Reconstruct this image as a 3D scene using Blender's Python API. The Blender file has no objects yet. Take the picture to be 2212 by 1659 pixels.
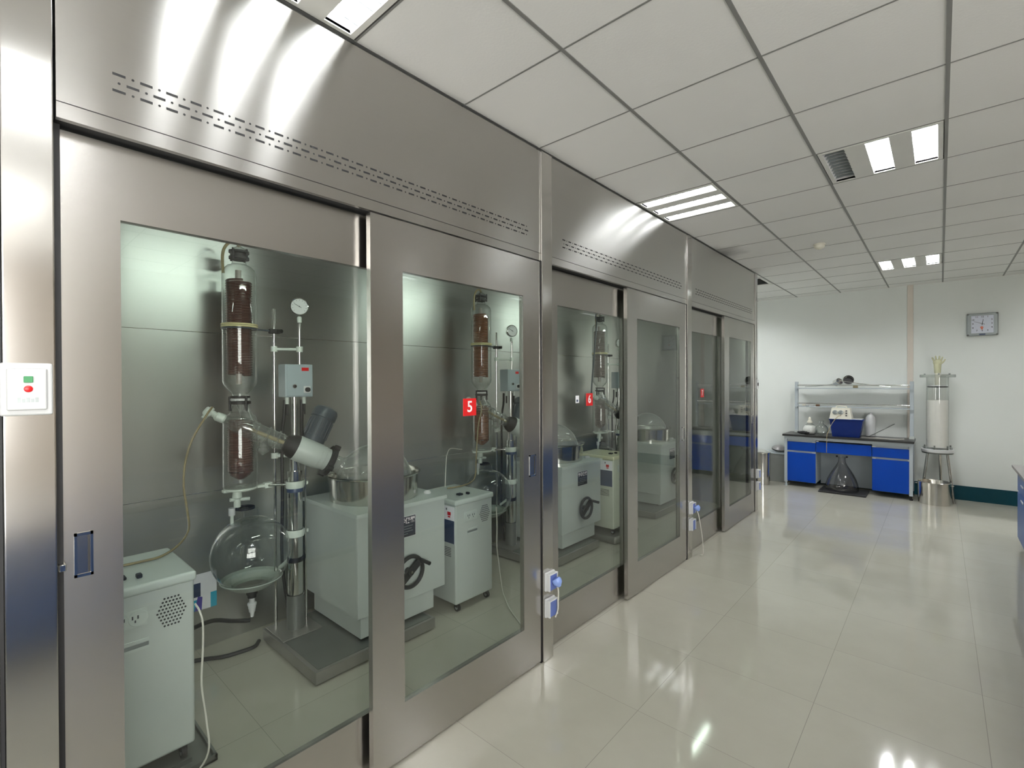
import bpy, bmesh, math, random
from math import pi, sin, cos, radians
from mathutils import Vector, Matrix

S = bpy.context.scene
COL = S.collection
random.seed(4)

# ------------------------------------------------------------------ camera, world, exposure
CAM = Vector((1.765, 0.0, 1.67))
yaw, pitch, roll = radians(41.676), radians(-0.315), radians(-0.239)
F = Vector((-sin(yaw) * cos(pitch), cos(yaw) * cos(pitch), sin(pitch)))
R0 = Vector((cos(yaw), sin(yaw), 0))
U0 = R0.cross(F)
RR = R0 * cos(roll) + U0 * sin(roll)
UU = U0 * cos(roll) - R0 * sin(roll)
cd = bpy.data.cameras.new('camera')
cd.sensor_width = 36.0
cd.lens = 36.0 * 1039.15 / 2212.0
cd.clip_start = 0.05
cam = bpy.data.objects.new('camera', cd)
cam.matrix_world = Matrix(((RR.x, UU.x, -F.x, CAM.x), (RR.y, UU.y, -F.y, CAM.y), (RR.z, UU.z, -F.z, CAM.z), (0, 0, 0, 1)))
COL.objects.link(cam)
S.camera = cam
W = bpy.data.worlds.new('world')
W.use_nodes = True
W.node_tree.nodes['Background'].inputs[0].default_value = (0.8, 0.85, 0.9, 1)
W.node_tree.nodes['Background'].inputs[1].default_value = 0.05
S.world = W
S.view_settings.view_transform = 'Standard'
S.view_settings.look = 'None'
S.view_settings.exposure = 0.88
S.view_settings.gamma = 1.0
S.view_settings.use_curve_mapping = False
S.cycles.max_bounces = 12
S.cycles.transparent_max_bounces = 24
S.cycles.glossy_bounces = 6
TUBE = 68.0      # ceiling tubes
HOODL = 30.0     # lamp tubes inside the hoods
def added_window_light(name, loc, rot, w, h, power):
    l = bpy.data.lights.new(name, 'AREA'); l.shape = 'RECTANGLE'; l.size = w; l.size_y = h
    l.energy = power; l.color = (1.0, 0.985, 0.95)
    o = bpy.data.objects.new(name, l); o.location = loc; o.rotation_euler = rot; COL.objects.link(o)
    return o
# added fill light at unseen windows made up behind and beside the photographer
added_window_light('added_daylight', (1.8, -3.98, 1.85), (radians(90), 0, radians(180)), 6.6, 1.9, 250)
added_window_light('added_daylight', (5.48, -1.8, 1.85), (radians(90), 0, radians(90)), 3.6, 1.9, 220)

# ------------------------------------------------------------------ dimensions
CZ = 3.0496                       # ceiling height
CX0, CY0, CT = -0.01, 1.6426, 0.6 # ceiling grid
WY = 9.13                         # far wall
WLX, WRX, WNY = -1.80, 5.4, -3.9
HP, HB, HY0 = 2.19, 2.08, 0.155   # hood pitch, opening, first opening
BX = -1.70                        # hood back panel

# ------------------------------------------------------------------ materials
MATS = {}
def nt(name):
    m = bpy.data.materials.new(name); m.use_nodes = True
    t = m.node_tree; t.nodes.clear()
    o = t.nodes.new('ShaderNodeOutputMaterial')
    return m, t, o
def N(t, kind, **kw):
    n = t.nodes.new(kind)
    for k, v in kw.items():
        if k in n.inputs: n.inputs[k].default_value = v
        else: setattr(n, k, v)
    return n
def c4(c): return (c[0], c[1], c[2], 1)
def mat(name, col, rough=0.5, metal=0.0, var=0.06, scale=8.0, bump=0.0, spec=0.5, coat=0.0, bscale=None):
    """principled with a little procedural colour and roughness variation"""
    m, t, o = nt(name)
    p = N(t, 'ShaderNodeBsdfPrincipled', Roughness=rough, Metallic=metal)
    p.inputs['Specular IOR Level'].default_value = spec
    p.inputs['Coat Weight'].default_value = coat
    tc = N(t, 'ShaderNodeTexCoord')
    nz = N(t, 'ShaderNodeTexNoise', Scale=scale, Detail=4.0)
    t.links.new(tc.outputs['Object'], nz.inputs['Vector'])
    mx = N(t, 'ShaderNodeMix', data_type='RGBA')
    mx.inputs[6].default_value = c4([x * (1 - var) for x in col])
    mx.inputs[7].default_value = c4([min(1, x * (1 + var)) for x in col])
    t.links.new(nz.outputs['Fac'], mx.inputs[0])
    t.links.new(mx.outputs[2], p.inputs['Base Color'])
    if bump:
        b = N(t, 'ShaderNodeBump', Strength=bump, Distance=0.002)
        n2 = N(t, 'ShaderNodeTexNoise', Scale=bscale or scale * 20, Detail=2.0)
        t.links.new(tc.outputs['Object'], n2.inputs['Vector'])
        t.links.new(n2.outputs['Fac'], b.inputs['Height'])
        t.links.new(b.outputs['Normal'], p.inputs['Normal'])
    t.links.new(p.outputs[0], o.inputs[0])
    MATS[name] = m
    return m
def steel(name, col, rough, aniso, rot=0.0, smudge=0.02):
    """brushed stainless steel, grain along Y, with faint smudges"""
    m, t, o = nt(name)
    p = N(t, 'ShaderNodeBsdfPrincipled', Metallic=1.0)
    p.inputs['Anisotropic'].default_value = aniso
    p.inputs['Anisotropic Rotation'].default_value = rot
    tc = N(t, 'ShaderNodeTexCoord')
    tan = N(t, 'ShaderNodeCombineXYZ', X=0.2, Y=1.0, Z=0.0)
    t.links.new(tan.outputs[0], p.inputs['Tangent'])
    nz = N(t, 'ShaderNodeTexNoise', Scale=1.1, Detail=1.0, Roughness=0.4)
    t.links.new(tc.outputs['Object'], nz.inputs['Vector'])
    mp = N(t, 'ShaderNodeMapping'); mp.inputs['Scale'].default_value = (300, 3, 420)
    t.links.new(tc.outputs['Object'], mp.inputs['Vector'])
    n2 = N(t, 'ShaderNodeTexNoise', Scale=1.0, Detail=2.0)
    t.links.new(mp.outputs[0], n2.inputs['Vector'])
    r = N(t, 'ShaderNodeMapRange'); r.inputs['To Min'].default_value = rough - smudge; r.inputs['To Max'].default_value = rough + smudge
    t.links.new(nz.outputs['Fac'], r.inputs['Value'])
    t.links.new(r.outputs[0], p.inputs['Roughness'])
    mx = N(t, 'ShaderNodeMix', data_type='RGBA')
    mx.inputs[6].default_value = c4([x * 0.98 for x in col]); mx.inputs[7].default_value = c4([min(1, x * 1.02) for x in col])
    t.links.new(n2.outputs['Fac'], mx.inputs[0])
    t.links.new(mx.outputs[2], p.inputs['Base Color'])
    t.links.new(p.outputs[0], o.inputs[0])
    MATS[name] = m
    return m
def glass(name, tint, edge, f0=0.04, rough=0.0, edgepow=2.5, rim=0.0, power=5.0, haze=0.012):
    """thin clear glass: tinted see-through plus Schlick reflection"""
    m, t, o = nt(name)
    lw = N(t, 'ShaderNodeLayerWeight', Blend=0.5)
    pw = N(t, 'ShaderNodeMath', operation='POWER'); pw.inputs[1].default_value = power
    t.links.new(lw.outputs['Facing'], pw.inputs[0])
    ma = N(t, 'ShaderNodeMath', operation='MULTIPLY_ADD'); ma.inputs[1].default_value = 1 - f0; ma.inputs[2].default_value = f0
    t.links.new(pw.outputs[0], ma.inputs[0])
    p2 = N(t, 'ShaderNodeMath', operation='POWER'); p2.inputs[1].default_value = edgepow
    t.links.new(lw.outputs['Facing'], p2.inputs[0])
    nz = N(t, 'ShaderNodeTexNoise', Scale=5.0, Detail=3.0)
    mr = N(t, 'ShaderNodeMapRange'); mr.inputs['To Min'].default_value = 0.97; mr.inputs['To Max'].default_value = 1.0
    t.links.new(nz.outputs['Fac'], mr.inputs['Value'])
    mx = N(t, 'ShaderNodeMix', data_type='RGBA')
    mx.inputs[6].default_value = c4(tint); mx.inputs[7].default_value = c4(edge)
    t.links.new(p2.outputs[0], mx.inputs[0])
    mu = N(t, 'ShaderNodeMix', data_type='RGBA', blend_type='MULTIPLY'); mu.inputs[0].default_value = 1.0
    t.links.new(mx.outputs[2], mu.inputs[6]); t.links.new(mr.outputs[0], mu.inputs[7])
    tr = N(t, 'ShaderNodeBsdfTransparent'); t.links.new(mu.outputs[2], tr.inputs[0])
    gl = N(t, 'ShaderNodeBsdfGlossy', Roughness=rough)
    ms = N(t, 'ShaderNodeMixShader')
    t.links.new(ma.outputs[0], ms.inputs[0]); t.links.new(tr.outputs[0], ms.inputs[1]); t.links.new(gl.outputs[0], ms.inputs[2])
    out = ms
    if rim:  # pale diffuse edge and haze paint the light that glass rims catch
        p3 = N(t, 'ShaderNodeMath', operation='POWER'); p3.inputs[1].default_value = 6.0
        t.links.new(lw.outputs['Facing'], p3.inputs[0])
        m3 = N(t, 'ShaderNodeMath', operation='MULTIPLY_ADD'); m3.inputs[1].default_value = rim; m3.inputs[2].default_value = haze
        t.links.new(p3.outputs[0], m3.inputs[0])
        df = N(t, 'ShaderNodeBsdfDiffuse'); df.inputs[0].default_value = (0.8, 0.83, 0.8, 1)
        out = N(t, 'ShaderNodeMixShader')
        t.links.new(m3.outputs[0], out.inputs[0]); t.links.new(ms.outputs[0], out.inputs[1]); t.links.new(df.outputs[0], out.inputs[2])
    t.links.new(out.outputs[0], o.inputs[0])
    MATS[name] = m
    return m
def emit(name, col, strength):
    m, t, o = nt(name)
    e = N(t, 'ShaderNodeEmission', Strength=strength); e.inputs[0].default_value = c4(col)
    t.links.new(e.outputs[0], o.inputs[0])
    MATS[name] = m
    return m
def floor_mat():
    m, t, o = nt('floor_tile')
    p = N(t, 'ShaderNodeBsdfPrincipled', Roughness=0.09)
    p.inputs['Specular IOR Level'].default_value = 0.75
    tc = N(t, 'ShaderNodeTexCoord')
    def grid(axis, off, T, w):
        sx = N(t, 'ShaderNodeSeparateXYZ'); t.links.new(tc.outputs['Object'], sx.inputs[0])
        a = N(t, 'ShaderNodeMath', operation='SUBTRACT'); t.links.new(sx.outputs[axis], a.inputs[0]); a.inputs[1].default_value = off
        b = N(t, 'ShaderNodeMath', operation='DIVIDE'); t.links.new(a.outputs[0], b.inputs[0]); b.inputs[1].default_value = T
        f = N(t, 'ShaderNodeMath', operation='FLOOR'); t.links.new(b.outputs[0], f.inputs[0])
        r = N(t, 'ShaderNodeMath', operation='PINGPONG'); t.links.new(b.outputs[0], r.inputs[0]); r.inputs[1].default_value = 0.5
        l = N(t, 'ShaderNodeMath', operation='LESS_THAN'); t.links.new(r.outputs[0], l.inputs[0]); l.inputs[1].default_value = w / T
        return l.outputs[0], f.outputs[0]
    gx, fx = grid(0, 0.6216, 0.6553, 0.0011)
    gy, fy = grid(1, 2.2313, 0.6553, 0.0009)
    mxm = N(t, 'ShaderNodeMath', operation='MAXIMUM'); t.links.new(gx, mxm.inputs[0]); t.links.new(gy, mxm.inputs[1])
    cx = N(t, 'ShaderNodeCombineXYZ'); t.links.new(fx, cx.inputs[0]); t.links.new(fy, cx.inputs[1])
    wn = N(t, 'ShaderNodeTexWhiteNoise'); t.links.new(cx.outputs[0], wn.inputs['Vector'])
    nz = N(t, 'ShaderNodeTexNoise', Scale=1.7, Detail=7.0, Roughness=0.62); t.links.new(tc.outputs['Object'], nz.inputs['Vector'])
    ad = N(t, 'ShaderNodeMath', operation='MULTIPLY_ADD'); t.links.new(wn.outputs['Value'], ad.inputs[0]); ad.inputs[1].default_value = 0.25
    t.links.new(nz.outputs['Fac'], ad.inputs[2])
    cr = N(t, 'ShaderNodeMix', data_type='RGBA')
    cr.inputs[6].default_value = (0.36, 0.345, 0.285, 1); cr.inputs[7].default_value = (0.46, 0.445, 0.38, 1)
    t.links.new(ad.outputs[0], cr.inputs[0])
    g = N(t, 'ShaderNodeMix', data_type='RGBA'); g.inputs[7].default_value = (0.25, 0.24, 0.21, 1)
    t.links.new(mxm.outputs[0], g.inputs[0]); t.links.new(cr.outputs[2], g.inputs[6])
    t.links.new(g.outputs[2], p.inputs['Base Color'])
    rr = N(t, 'ShaderNodeMapRange'); rr.inputs['To Min'].default_value = 0.04; rr.inputs['To Max'].default_value = 0.10
    t.links.new(nz.outputs['Fac'], rr.inputs['Value']); t.links.new(rr.outputs[0], p.inputs['Roughness'])
    b = N(t, 'ShaderNodeBump', Strength=0.02, Distance=0.01)
    n3 = N(t, 'ShaderNodeTexNoise', Scale=3.0, Detail=1.0); t.links.new(tc.outputs['Object'], n3.inputs['Vector'])
    t.links.new(n3.outputs['Fac'], b.inputs['Height']); t.links.new(b.outputs[0], p.inputs['Normal'])
    t.links.new(p.outputs[0], o.inputs[0])
    return m
def ceiling_mat():
    m, t, o = nt('ceiling_tile')
    p = N(t, 'ShaderNodeBsdfPrincipled', Roughness=0.75)
    p.inputs['Specular IOR Level'].default_value = 0.25
    tc = N(t, 'ShaderNodeTexCoord')
    nz = N(t, 'ShaderNodeTexNoise', Scale=1.3, Detail=5.0); t.links.new(tc.outputs['Object'], nz.inputs['Vector'])
    cr = N(t, 'ShaderNodeMix', data_type='RGBA')
    cr.inputs[6].default_value = (0.78, 0.78, 0.76, 1); cr.inputs[7].default_value = (0.86, 0.86, 0.84, 1)
    t.links.new(nz.outputs['Fac'], cr.inputs[0])
    # one dark blotch above the second hood
    d = N(t, 'ShaderNodeVectorMath', operation='DISTANCE'); d.inputs[1].default_value = (0.02, 5.55, CZ)
    n2 = N(t, 'ShaderNodeTexNoise', Scale=6.0, Detail=3.0); t.links.new(tc.outputs['Object'], n2.inputs['Vector'])
    wv = N(t, 'ShaderNodeVectorMath', operation='MULTIPLY_ADD'); wv.inputs[1].default_value = (0.25, 0.25, 0); t.links.new(n2.outputs['Color'], wv.inputs[0]); t.links.new(tc.outputs['Object'], wv.inputs[2])
    t.links.new(wv.outputs[0], d.inputs[0])
    mr = N(t, 'ShaderNodeMapRange', interpolation_type='SMOOTHSTEP'); mr.inputs['From Min'].default_value = 0.05; mr.inputs['From Max'].default_value = 0.42
    mr.inputs['To Min'].default_value = 0.75; mr.inputs['To Max'].default_value = 0.0
    t.links.new(d.outputs['Value'], mr.inputs['Value'])
    st = N(t, 'ShaderNodeMix', data_type='RGBA'); st.inputs[7].default_value = (0.10, 0.10, 0.10, 1)
    t.links.new(mr.outputs[0], st.inputs[0]); t.links.new(cr.outputs[2], st.inputs[6])
    t.links.new(st.outputs[2], p.inputs['Base Color'])
    wv2 = N(t, 'ShaderNodeTexVoronoi', Scale=90.0); t.links.new(tc.outputs['Object'], wv2.inputs['Vector'])
    b = N(t, 'ShaderNodeBump', Strength=0.12, Distance=0.002); t.links.new(wv2.outputs['Distance'], b.inputs['Height'])
    t.links.new(b.outputs[0], p.inputs['Normal'])
    t.links.new(p.outputs[0], o.inputs[0])
    return m

STEEL = steel('brushed_steel', (0.58, 0.568, 0.545), 0.315, 0.96, 0.25, smudge=0.01)
STEELD = steel('brushed_steel_door', (0.51, 0.493, 0.468), 0.25, 0.6, 0.25, smudge=0.0)
STEELP = steel('polished_steel_post', (0.62, 0.605, 0.58), 0.14, 0.4, 0.25, smudge=0.01)
STEELB = steel('brushed_steel_inside', (0.58, 0.59, 0.57), 0.335, 0.72, 0.25, smudge=0.01)
CHROME = mat('chrome', (0.72, 0.72, 0.70), 0.10, 1.0, 0.03)
POTST = mat('pot_steel', (0.66, 0.64, 0.60), 0.14, 1.0, 0.05, 3)
BLACK = mat('black_rubber', (0.012, 0.012, 0.013), 0.55, 0, 0.3)
SHADOW = mat('track_and_shade_black', (0.02, 0.02, 0.022), 0.6, 0, 0.2)  # door track black, also painted as shade inside slots, holes and pulls
PANE = glass('pane_glass', (0.93, 0.945, 0.935), (0.70, 0.73, 0.71), 0.045)
LAB = glass('lab_glass', (0.95, 0.96, 0.95), (0.50, 0.54, 0.52), 0.075, rim=0.55, power=3.5)
VAPM = glass('cloudy_glass', (0.90, 0.92, 0.905), (0.40, 0.44, 0.42), 0.12, rim=0.7, power=2.6, haze=0.07)
BELLM = glass('smoky_glass', (0.80, 0.79, 0.81), (0.16, 0.16, 0.17), 0.10, rim=0.0, power=3.0, haze=0.01)
FLASKM = glass('flask_glass', (0.86, 0.87, 0.85), (0.40, 0.42, 0.40), 0.09, rim=0.55, power=3.5, haze=0.2)
LABT = glass('lab_glass_thick', (0.90, 0.92, 0.905), (0.40, 0.44, 0.42), 0.10, rim=0.55, power=3.2)
TUBEM = emit('tube_light', (0.97, 0.99, 1.0), TUBE)
TUBEL = emit('tube_light_dimmed', (0.97, 0.99, 1.0), TUBE * 0.24)  # output lowered to tame the streaks on the steel headers
TUBEF = emit('tube_light_boosted', (0.97, 0.99, 1.0), TUBE * 2.3)  # output raised to brighten the far end of the room
HTUBE = emit('hood_tube_light', (0.86, 1.0, 0.88), HOODL)
FLOORM = floor_mat()
CEILM = ceiling_mat()
WALLM = mat('wall_paint', (0.73, 0.76, 0.73), 0.6, 0, 0.04, 1.2, 0.15, 0.3, bscale=60)
WALLW = mat('wall_paint_warm', (0.60, 0.52, 0.45), 0.6, 0, 0.04, 1.2, 0.15, 0.3, bscale=60)
TEAL = mat('teal_skirting', (0.003, 0.045, 0.062), 0.4, spec=0.25)
STRIP = mat('beige_conduit', (0.66, 0.60, 0.53), 0.5, 0, 0.1, 3)
TBAR = mat('grid_bar', (0.26, 0.26, 0.25), 0.5, 0.2)
LWHITE = mat('light_housing', (0.72, 0.72, 0.68), 0.4, 0, 0.03)
LREFL = mat('light_reflector', (0.85, 0.85, 0.85), 0.3, 0.2, 0.02)
GREYW = mat('machine_white', (0.48, 0.52, 0.49), 0.38, 0, 0.05, 5)
GREYWL = mat('machine_lid', (0.52, 0.57, 0.535), 0.3, 0, 0.05, 6)
YELW = mat('machine_aged', (0.66, 0.66, 0.46), 0.38, 0, 0.06, 5)
YELB = mat('machine_aged_body', (0.55, 0.58, 0.48), 0.4, 0, 0.06, 5)
WHITE = mat('white_plastic', (0.58, 0.59, 0.59), 0.35, 0, 0.03)
CREAM = mat('cream_plastic', (0.72, 0.70, 0.60), 0.35, 0, 0.04)
DGREY = mat('motor_grey', (0.055, 0.07, 0.085), 0.35, 0, 0.15)
BOXG = mat('control_box_grey', (0.34, 0.40, 0.42), 0.35, 0, 0.05)
BASEM = mat('base_plate_metal', (0.19, 0.20, 0.19), 0.33, 0.6, 0.15, 5)
BASEE = mat('base_edge_metal', (0.34, 0.33, 0.31), 0.38, 0.7, 0.12, 5)
RED = mat('red_plate', (0.62, 0.012, 0.014), 0.35, 0, 0.05)
TXTW = mat('white_print', (0.85, 0.78, 0.80), 0.4, 0, 0.02)
COILR = mat('coil_brown', (0.085, 0.028, 0.020), 0.25, 0, 0.25, 30)
COILO = mat('coil_orange', (0.23, 0.085, 0.035), 0.25, 0, 0.2, 30)
COILP = mat('coil_pale', (0.22, 0.17, 0.15), 0.3, 0, 0.2, 30)
PALE = mat('pale_tube', (0.45, 0.40, 0.36), 0.3, 0, 0.1)
YTUBE = mat('yellow_tube', (0.34, 0.27, 0.13), 0.35, 0, 0.1)
YBAND = mat('yellow_band', (0.60, 0.55, 0.30), 0.45, 0, 0.1)
HOSE = mat('clear_hose', (0.27, 0.22, 0.12), 0.2, 0, 0.12)
CORDW = mat('white_cord', (0.62, 0.60, 0.54), 0.45, 0, 0.08)
STOPC = mat('stopcock_plastic', (0.60, 0.66, 0.60), 0.35, 0, 0.05)
BASINM = mat('dull_steel', (0.30, 0.29, 0.29), 0.45, 0.3, 0.06)
BROWN = mat('brown_wood', (0.20, 0.10, 0.05), 0.5, 0, 0.1)
JUG = mat('milky_plastic', (0.50, 0.51, 0.51), 0.5, 0, 0.06)
CRAD = mat('cradle_plastic', (0.36, 0.41, 0.37), 0.4, 0, 0.06)
BLUES = mat('side_bench_blue', (0.05, 0.115, 0.32), 0.35, 0, 0.06, 4)
BLUE = mat('blue_laminate', (0.002, 0.05, 0.36), 0.4, 0, 0.06, 4, spec=0.2)
BLUED = mat('tank_blue', (0.003, 0.016, 0.12), 0.3, 0, 0.1, spec=0.3)
BGREY = mat('bench_grey', (0.42, 0.47, 0.50), 0.4, 0.1, 0.05)
BENCHS = mat('bench_side_grey', (0.22, 0.25, 0.28), 0.45, 0, 0.08)
TOPB = mat('black_worktop', (0.022, 0.022, 0.022), 0.28, 0, 0.2)
TOPG = mat('grey_worktop', (0.24, 0.23, 0.22), 0.35, 0, 0.1)
SOCKB = mat('socket_blue', (0.11, 0.16, 0.42), 0.3, 0, 0.06)
PLUGB = mat('plug_blue', (0.24, 0.35, 0.72), 0.25, 0, 0.06)
CYAN = mat('cyan_print', (0.05, 0.42, 0.60), 0.4, 0, 0.04)
PURP = mat('violet_print', (0.10, 0.08, 0.38), 0.4, 0, 0.04)
NAVY = mat('navy_print', (0.05, 0.07, 0.13), 0.4, 0, 0.08)
PAPER = mat('white_card', (0.86, 0.86, 0.90), 0.5, 0, 0.02)
GREEN = mat('green_button', (0.03, 0.25, 0.08), 0.35)
SILICA = mat('silica', (0.78, 0.76, 0.72), 0.9, 0, 0.04, 20, 0.3)
GLOVE = mat('glove_latex', (0.52, 0.52, 0.34), 0.5, 0, 0.12, 10)
BOXD = mat('dull_grey_box', (0.22, 0.23, 0.22), 0.5, 0, 0.08)
CLOTH = mat('black_cloth', (0.012, 0.012, 0.014), 0.9, 0, 0.4, 20, 0.5)
SILV = mat('silver_plastic', (0.30, 0.33, 0.33), 0.3, 0.5, 0.06)
FACE = mat('clock_face', (0.62, 0.65, 0.74), 0.4, 0, 0.03)
DPRINT = mat('dark_print', (0.06, 0.06, 0.07), 0.5)
ORNG = mat('orange_print', (0.60, 0.16, 0.10), 0.5)
WCONT = mat('white_powder', (0.78, 0.78, 0.76), 0.7, 0, 0.03)

# ------------------------------------------------------------------ mesh builder
WMAT = {}          # world matrix of every root or part (parents carry no rotation)
class MB:
    def __init__(s):
        s.bm = bmesh.new(); s.mats = []
    def mi(s, m):
        if m not in s.mats: s.mats.append(m)
        return s.mats.index(m)
    def _fin(s, faces, m):
        k = s.mi(m)
        for f in faces: f.material_index = k
    def box(s, x0, y0, z0, x1, y1, z1, m, bev=0.0, seg=2):
        x0, x1 = min(x0, x1), max(x0, x1); y0, y1 = min(y0, y1), max(y0, y1); z0, z1 = min(z0, z1), max(z0, z1)
        r = bmesh.ops.create_cube(s.bm, size=1.0)
        for v in r['verts']:
            v.co = Vector((x0 + (v.co.x + .5) * (x1 - x0), y0 + (v.co.y + .5) * (y1 - y0), z0 + (v.co.z + .5) * (z1 - z0)))
        fs = {f for v in r['verts'] for f in v.link_faces}
        s._fin(fs, m)
        if bev:
            es = list({e for v in r['verts'] for e in v.link_edges})
            q = bmesh.ops.bevel(s.bm, geom=es, offset=bev, segments=seg, affect='EDGES', profile=0.5)
            s._fin(q['faces'], m); s.bev = True
        return s
    def quad(s, pts, m):
        f = s.bm.faces.new([s.bm.verts.new(p) for p in pts]); s._fin([f], m); return s
    def rings(s, rings, m, cap0=False, cap1=False, closed=True):
        vs = [[s.bm.verts.new(p) for p in r] for r in rings]
        fs = []
        n = len(vs[0])
        for a, b in zip(vs[:-1], vs[1:]):
            for i in range(n if closed else n - 1):
                j = (i + 1) % n
                fs.append(s.bm.faces.new((a[i], a[j], b[j], b[i])))
        if cap0: fs.append(s.bm.faces.new(list(reversed(vs[0]))))
        if cap1: fs.append(s.bm.faces.new(vs[-1]))
        s._fin(fs, m)
        return s
    def lathe(s, prof, m, org=(0, 0, 0), axis=(0, 0, 1), seg=32, cap0=False, cap1=False):
        """prof: (distance along axis, radius)"""
        a = Vector(axis).normalized(); o = Vector(org)
        h = Vector((1, 0, 0)) if abs(a.x) < 0.9 else Vector((0, 1, 0))
        u = a.cross(h).normalized(); w = a.cross(u)
        rs = [[o + a * d + (u * cos(2 * pi * k / seg) + w * sin(2 * pi * k / seg)) * max(r, 1e-4) for k in range(seg)] for d, r in prof]
        return s.rings(rs, m, cap0, cap1)
    def cyl(s, p0, p1, r, m, r1=None, seg=20):
        p0, p1 = Vector(p0), Vector(p1)
        L = (p1 - p0).length
        return s.lathe([(0, r), (L, r if r1 is None else r1)], m, p0, p1 - p0, seg, True, True)
    def tube(s, pts, r, m, seg=8, smooth=4, caps=True):
        P = [Vector(p) for p in pts]
        if smooth > 1 and len(P) > 2:
            Q = []
            E = [P[0] * 2 - P[1]] + P + [P[-1] * 2 - P[-2]]
            for i in range(1, len(E) - 2):
                p0, p1, p2, p3 = E[i - 1:i + 3]
                for k in range(smooth):
                    u = k / smooth
                    Q.append(0.5 * ((2 * p1) + (p2 - p0) * u + (2 * p0 - 5 * p1 + 4 * p2 - p3) * u * u + (3 * p1 - p0 - 3 * p2 + p3) * u ** 3))
            Q.append(P[-1]); P = Q
        rs = []
        up = None
        for i, p in enumerate(P):
            d = (P[min(i + 1, len(P) - 1)] - P[max(i - 1, 0)]).normalized()
            if up is None:
                h = Vector((0, 0, 1)) if abs(d.z) < 0.9 else Vector((1, 0, 0))
                up = (h - d * h.dot(d)).normalized()
            else:
                up = (up - d * up.dot(d)).normalized()
            w = d.cross(up)
            rr = r[min(i, len(r) - 1)] if isinstance(r, (list, tuple)) else r
            rs.append([p + (up * cos(2 * pi * k / seg) + w * sin(2 * pi * k / seg)) * rr for k in range(seg)])
        return s.rings(rs, m, caps, caps)
    def torus(s, c, axis, R, r, m, seg=32, ms=8, a0=0.0, a1=2 * pi):
        a = Vector(axis).normalized(); o = Vector(c)
        h = Vector((1, 0, 0)) if abs(a.x) < 0.9 else Vector((0, 1, 0))
        u = a.cross(h).normalized(); w = a.cross(u)
        rs = []
        for k in range(seg + 1):
            t = a0 + (a1 - a0) * k / seg
            d = u * cos(t) + w * sin(t)
            rs.append([o + d * (R + r * cos(2 * pi * j / ms)) + a * (r * sin(2 * pi * j / ms)) for j in range(ms)])
        return s.rings(rs, m, True, True)
    def helix(s, c, R, r, z0, z1, turns, m, seg=22, ms=5):
        n = int(turns * seg)
        rs = []
        for k in range(n + 1):
            t = 2 * pi * k / seg
            z = z0 + (z1 - z0) * k / n
            d = Vector((cos(t), sin(t), 0))
            rs.append([Vector((c[0], c[1], z)) + d * (R + r * cos(2 * pi * j / ms)) + Vector((0, 0, r * sin(2 * pi * j / ms))) for j in range(ms)])
        return s.rings(rs, m, True, True)
    def sphere(s, c, r, m, sx=1, sy=1, sz=1, seg=24, ring=14):
        q = bmesh.ops.create_uvsphere(s.bm, u_segments=seg, v_segments=ring, radius=1.0)
        for v in q['verts']: v.co = Vector((c[0] + v.co.x * r * sx, c[1] + v.co.y * r * sy, c[2] + v.co.z * r * sz))
        s._fin({f for v in q['verts'] for f in v.link_faces}, m); return s
    def slab_hole(s, x0, y0, x1, y1, z0, z1, c, R, m, seg=48):
        def per(t):
            d = Vector((cos(t), sin(t)))
            k = min(((x1 if d.x > 0 else x0) - c[0]) / d.x if abs(d.x) > 1e-6 else 1e9, ((y1 if d.y > 0 else y0) - c[1]) / d.y if abs(d.y) > 1e-6 else 1e9)
            return c[0] + d.x * k, c[1] + d.y * k
        ts = [2 * pi * k / seg for k in range(seg)]
        ts += [math.atan2(y - c[1], x - c[0]) % (2 * pi) for x in (x0, x1) for y in (y0, y1)]
        ts = sorted(set(round(t, 6) for t in ts))
        O = [per(t) for t in ts]; I = [(c[0] + R * cos(t), c[1] + R * sin(t)) for t in ts]
        s.rings([[(*p, z0) for p in I], [(*p, z0) for p in O], [(*p, z1) for p in O], [(*p, z1) for p in I], [(*p, z0) for p in I]], m)
        return s
    def text(s, body, size, m, matrix, extrude=0.0006, bold=0.0, align='CENTER'):
        cu = bpy.data.curves.new('txt', 'FONT'); cu.body = body; cu.size = size; cu.extrude = extrude; cu.offset = bold
        cu.align_x = align; cu.align_y = 'CENTER'; cu.resolution_u = 3
        o = bpy.data.objects.new('txt', cu); COL.objects.link(o)
        dg = bpy.context.evaluated_depsgraph_get()
        me = bpy.data.meshes.new_from_object(o.evaluated_get(dg))
        bpy.data.objects.remove(o); bpy.data.curves.remove(cu)
        me.transform(matrix)
        old = set(s.bm.faces)
        s.bm.from_mesh(me)
        s._fin([f for f in s.bm.faces if f not in old], m)
        bpy.data.meshes.remove(me)
        return s
    def xf(s, M):
        bmesh.ops.transform(s.bm, matrix=M, verts=s.bm.verts); return s
    bev = False
    def build(s, name, parent=None, smooth=True, ang=38, label=None):
        bmesh.ops.recalc_face_normals(s.bm, faces=s.bm.faces)
        me = bpy.data.meshes.new(name)
        s.bm.to_mesh(me); s.bm.free()
        for m in s.mats: me.materials.append(m)
        if smooth:
            me.shade_smooth(); me.set_sharp_from_angle(angle=radians(ang))
        o = bpy.data.objects.new(name, me); COL.objects.link(o)
        if s.bev and smooth:
            wn = o.modifiers.new('weighted', 'WEIGHTED_NORMAL'); wn.keep_sharp = True; wn.weight = 90
        if parent is not None:
            me.transform(WMAT[parent].inverted()); o.parent = parent; WMAT[o] = WMAT[parent]
        else:
            WMAT[o] = Matrix.Identity(4)
        if label: o['label'] = label
        return o
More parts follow.
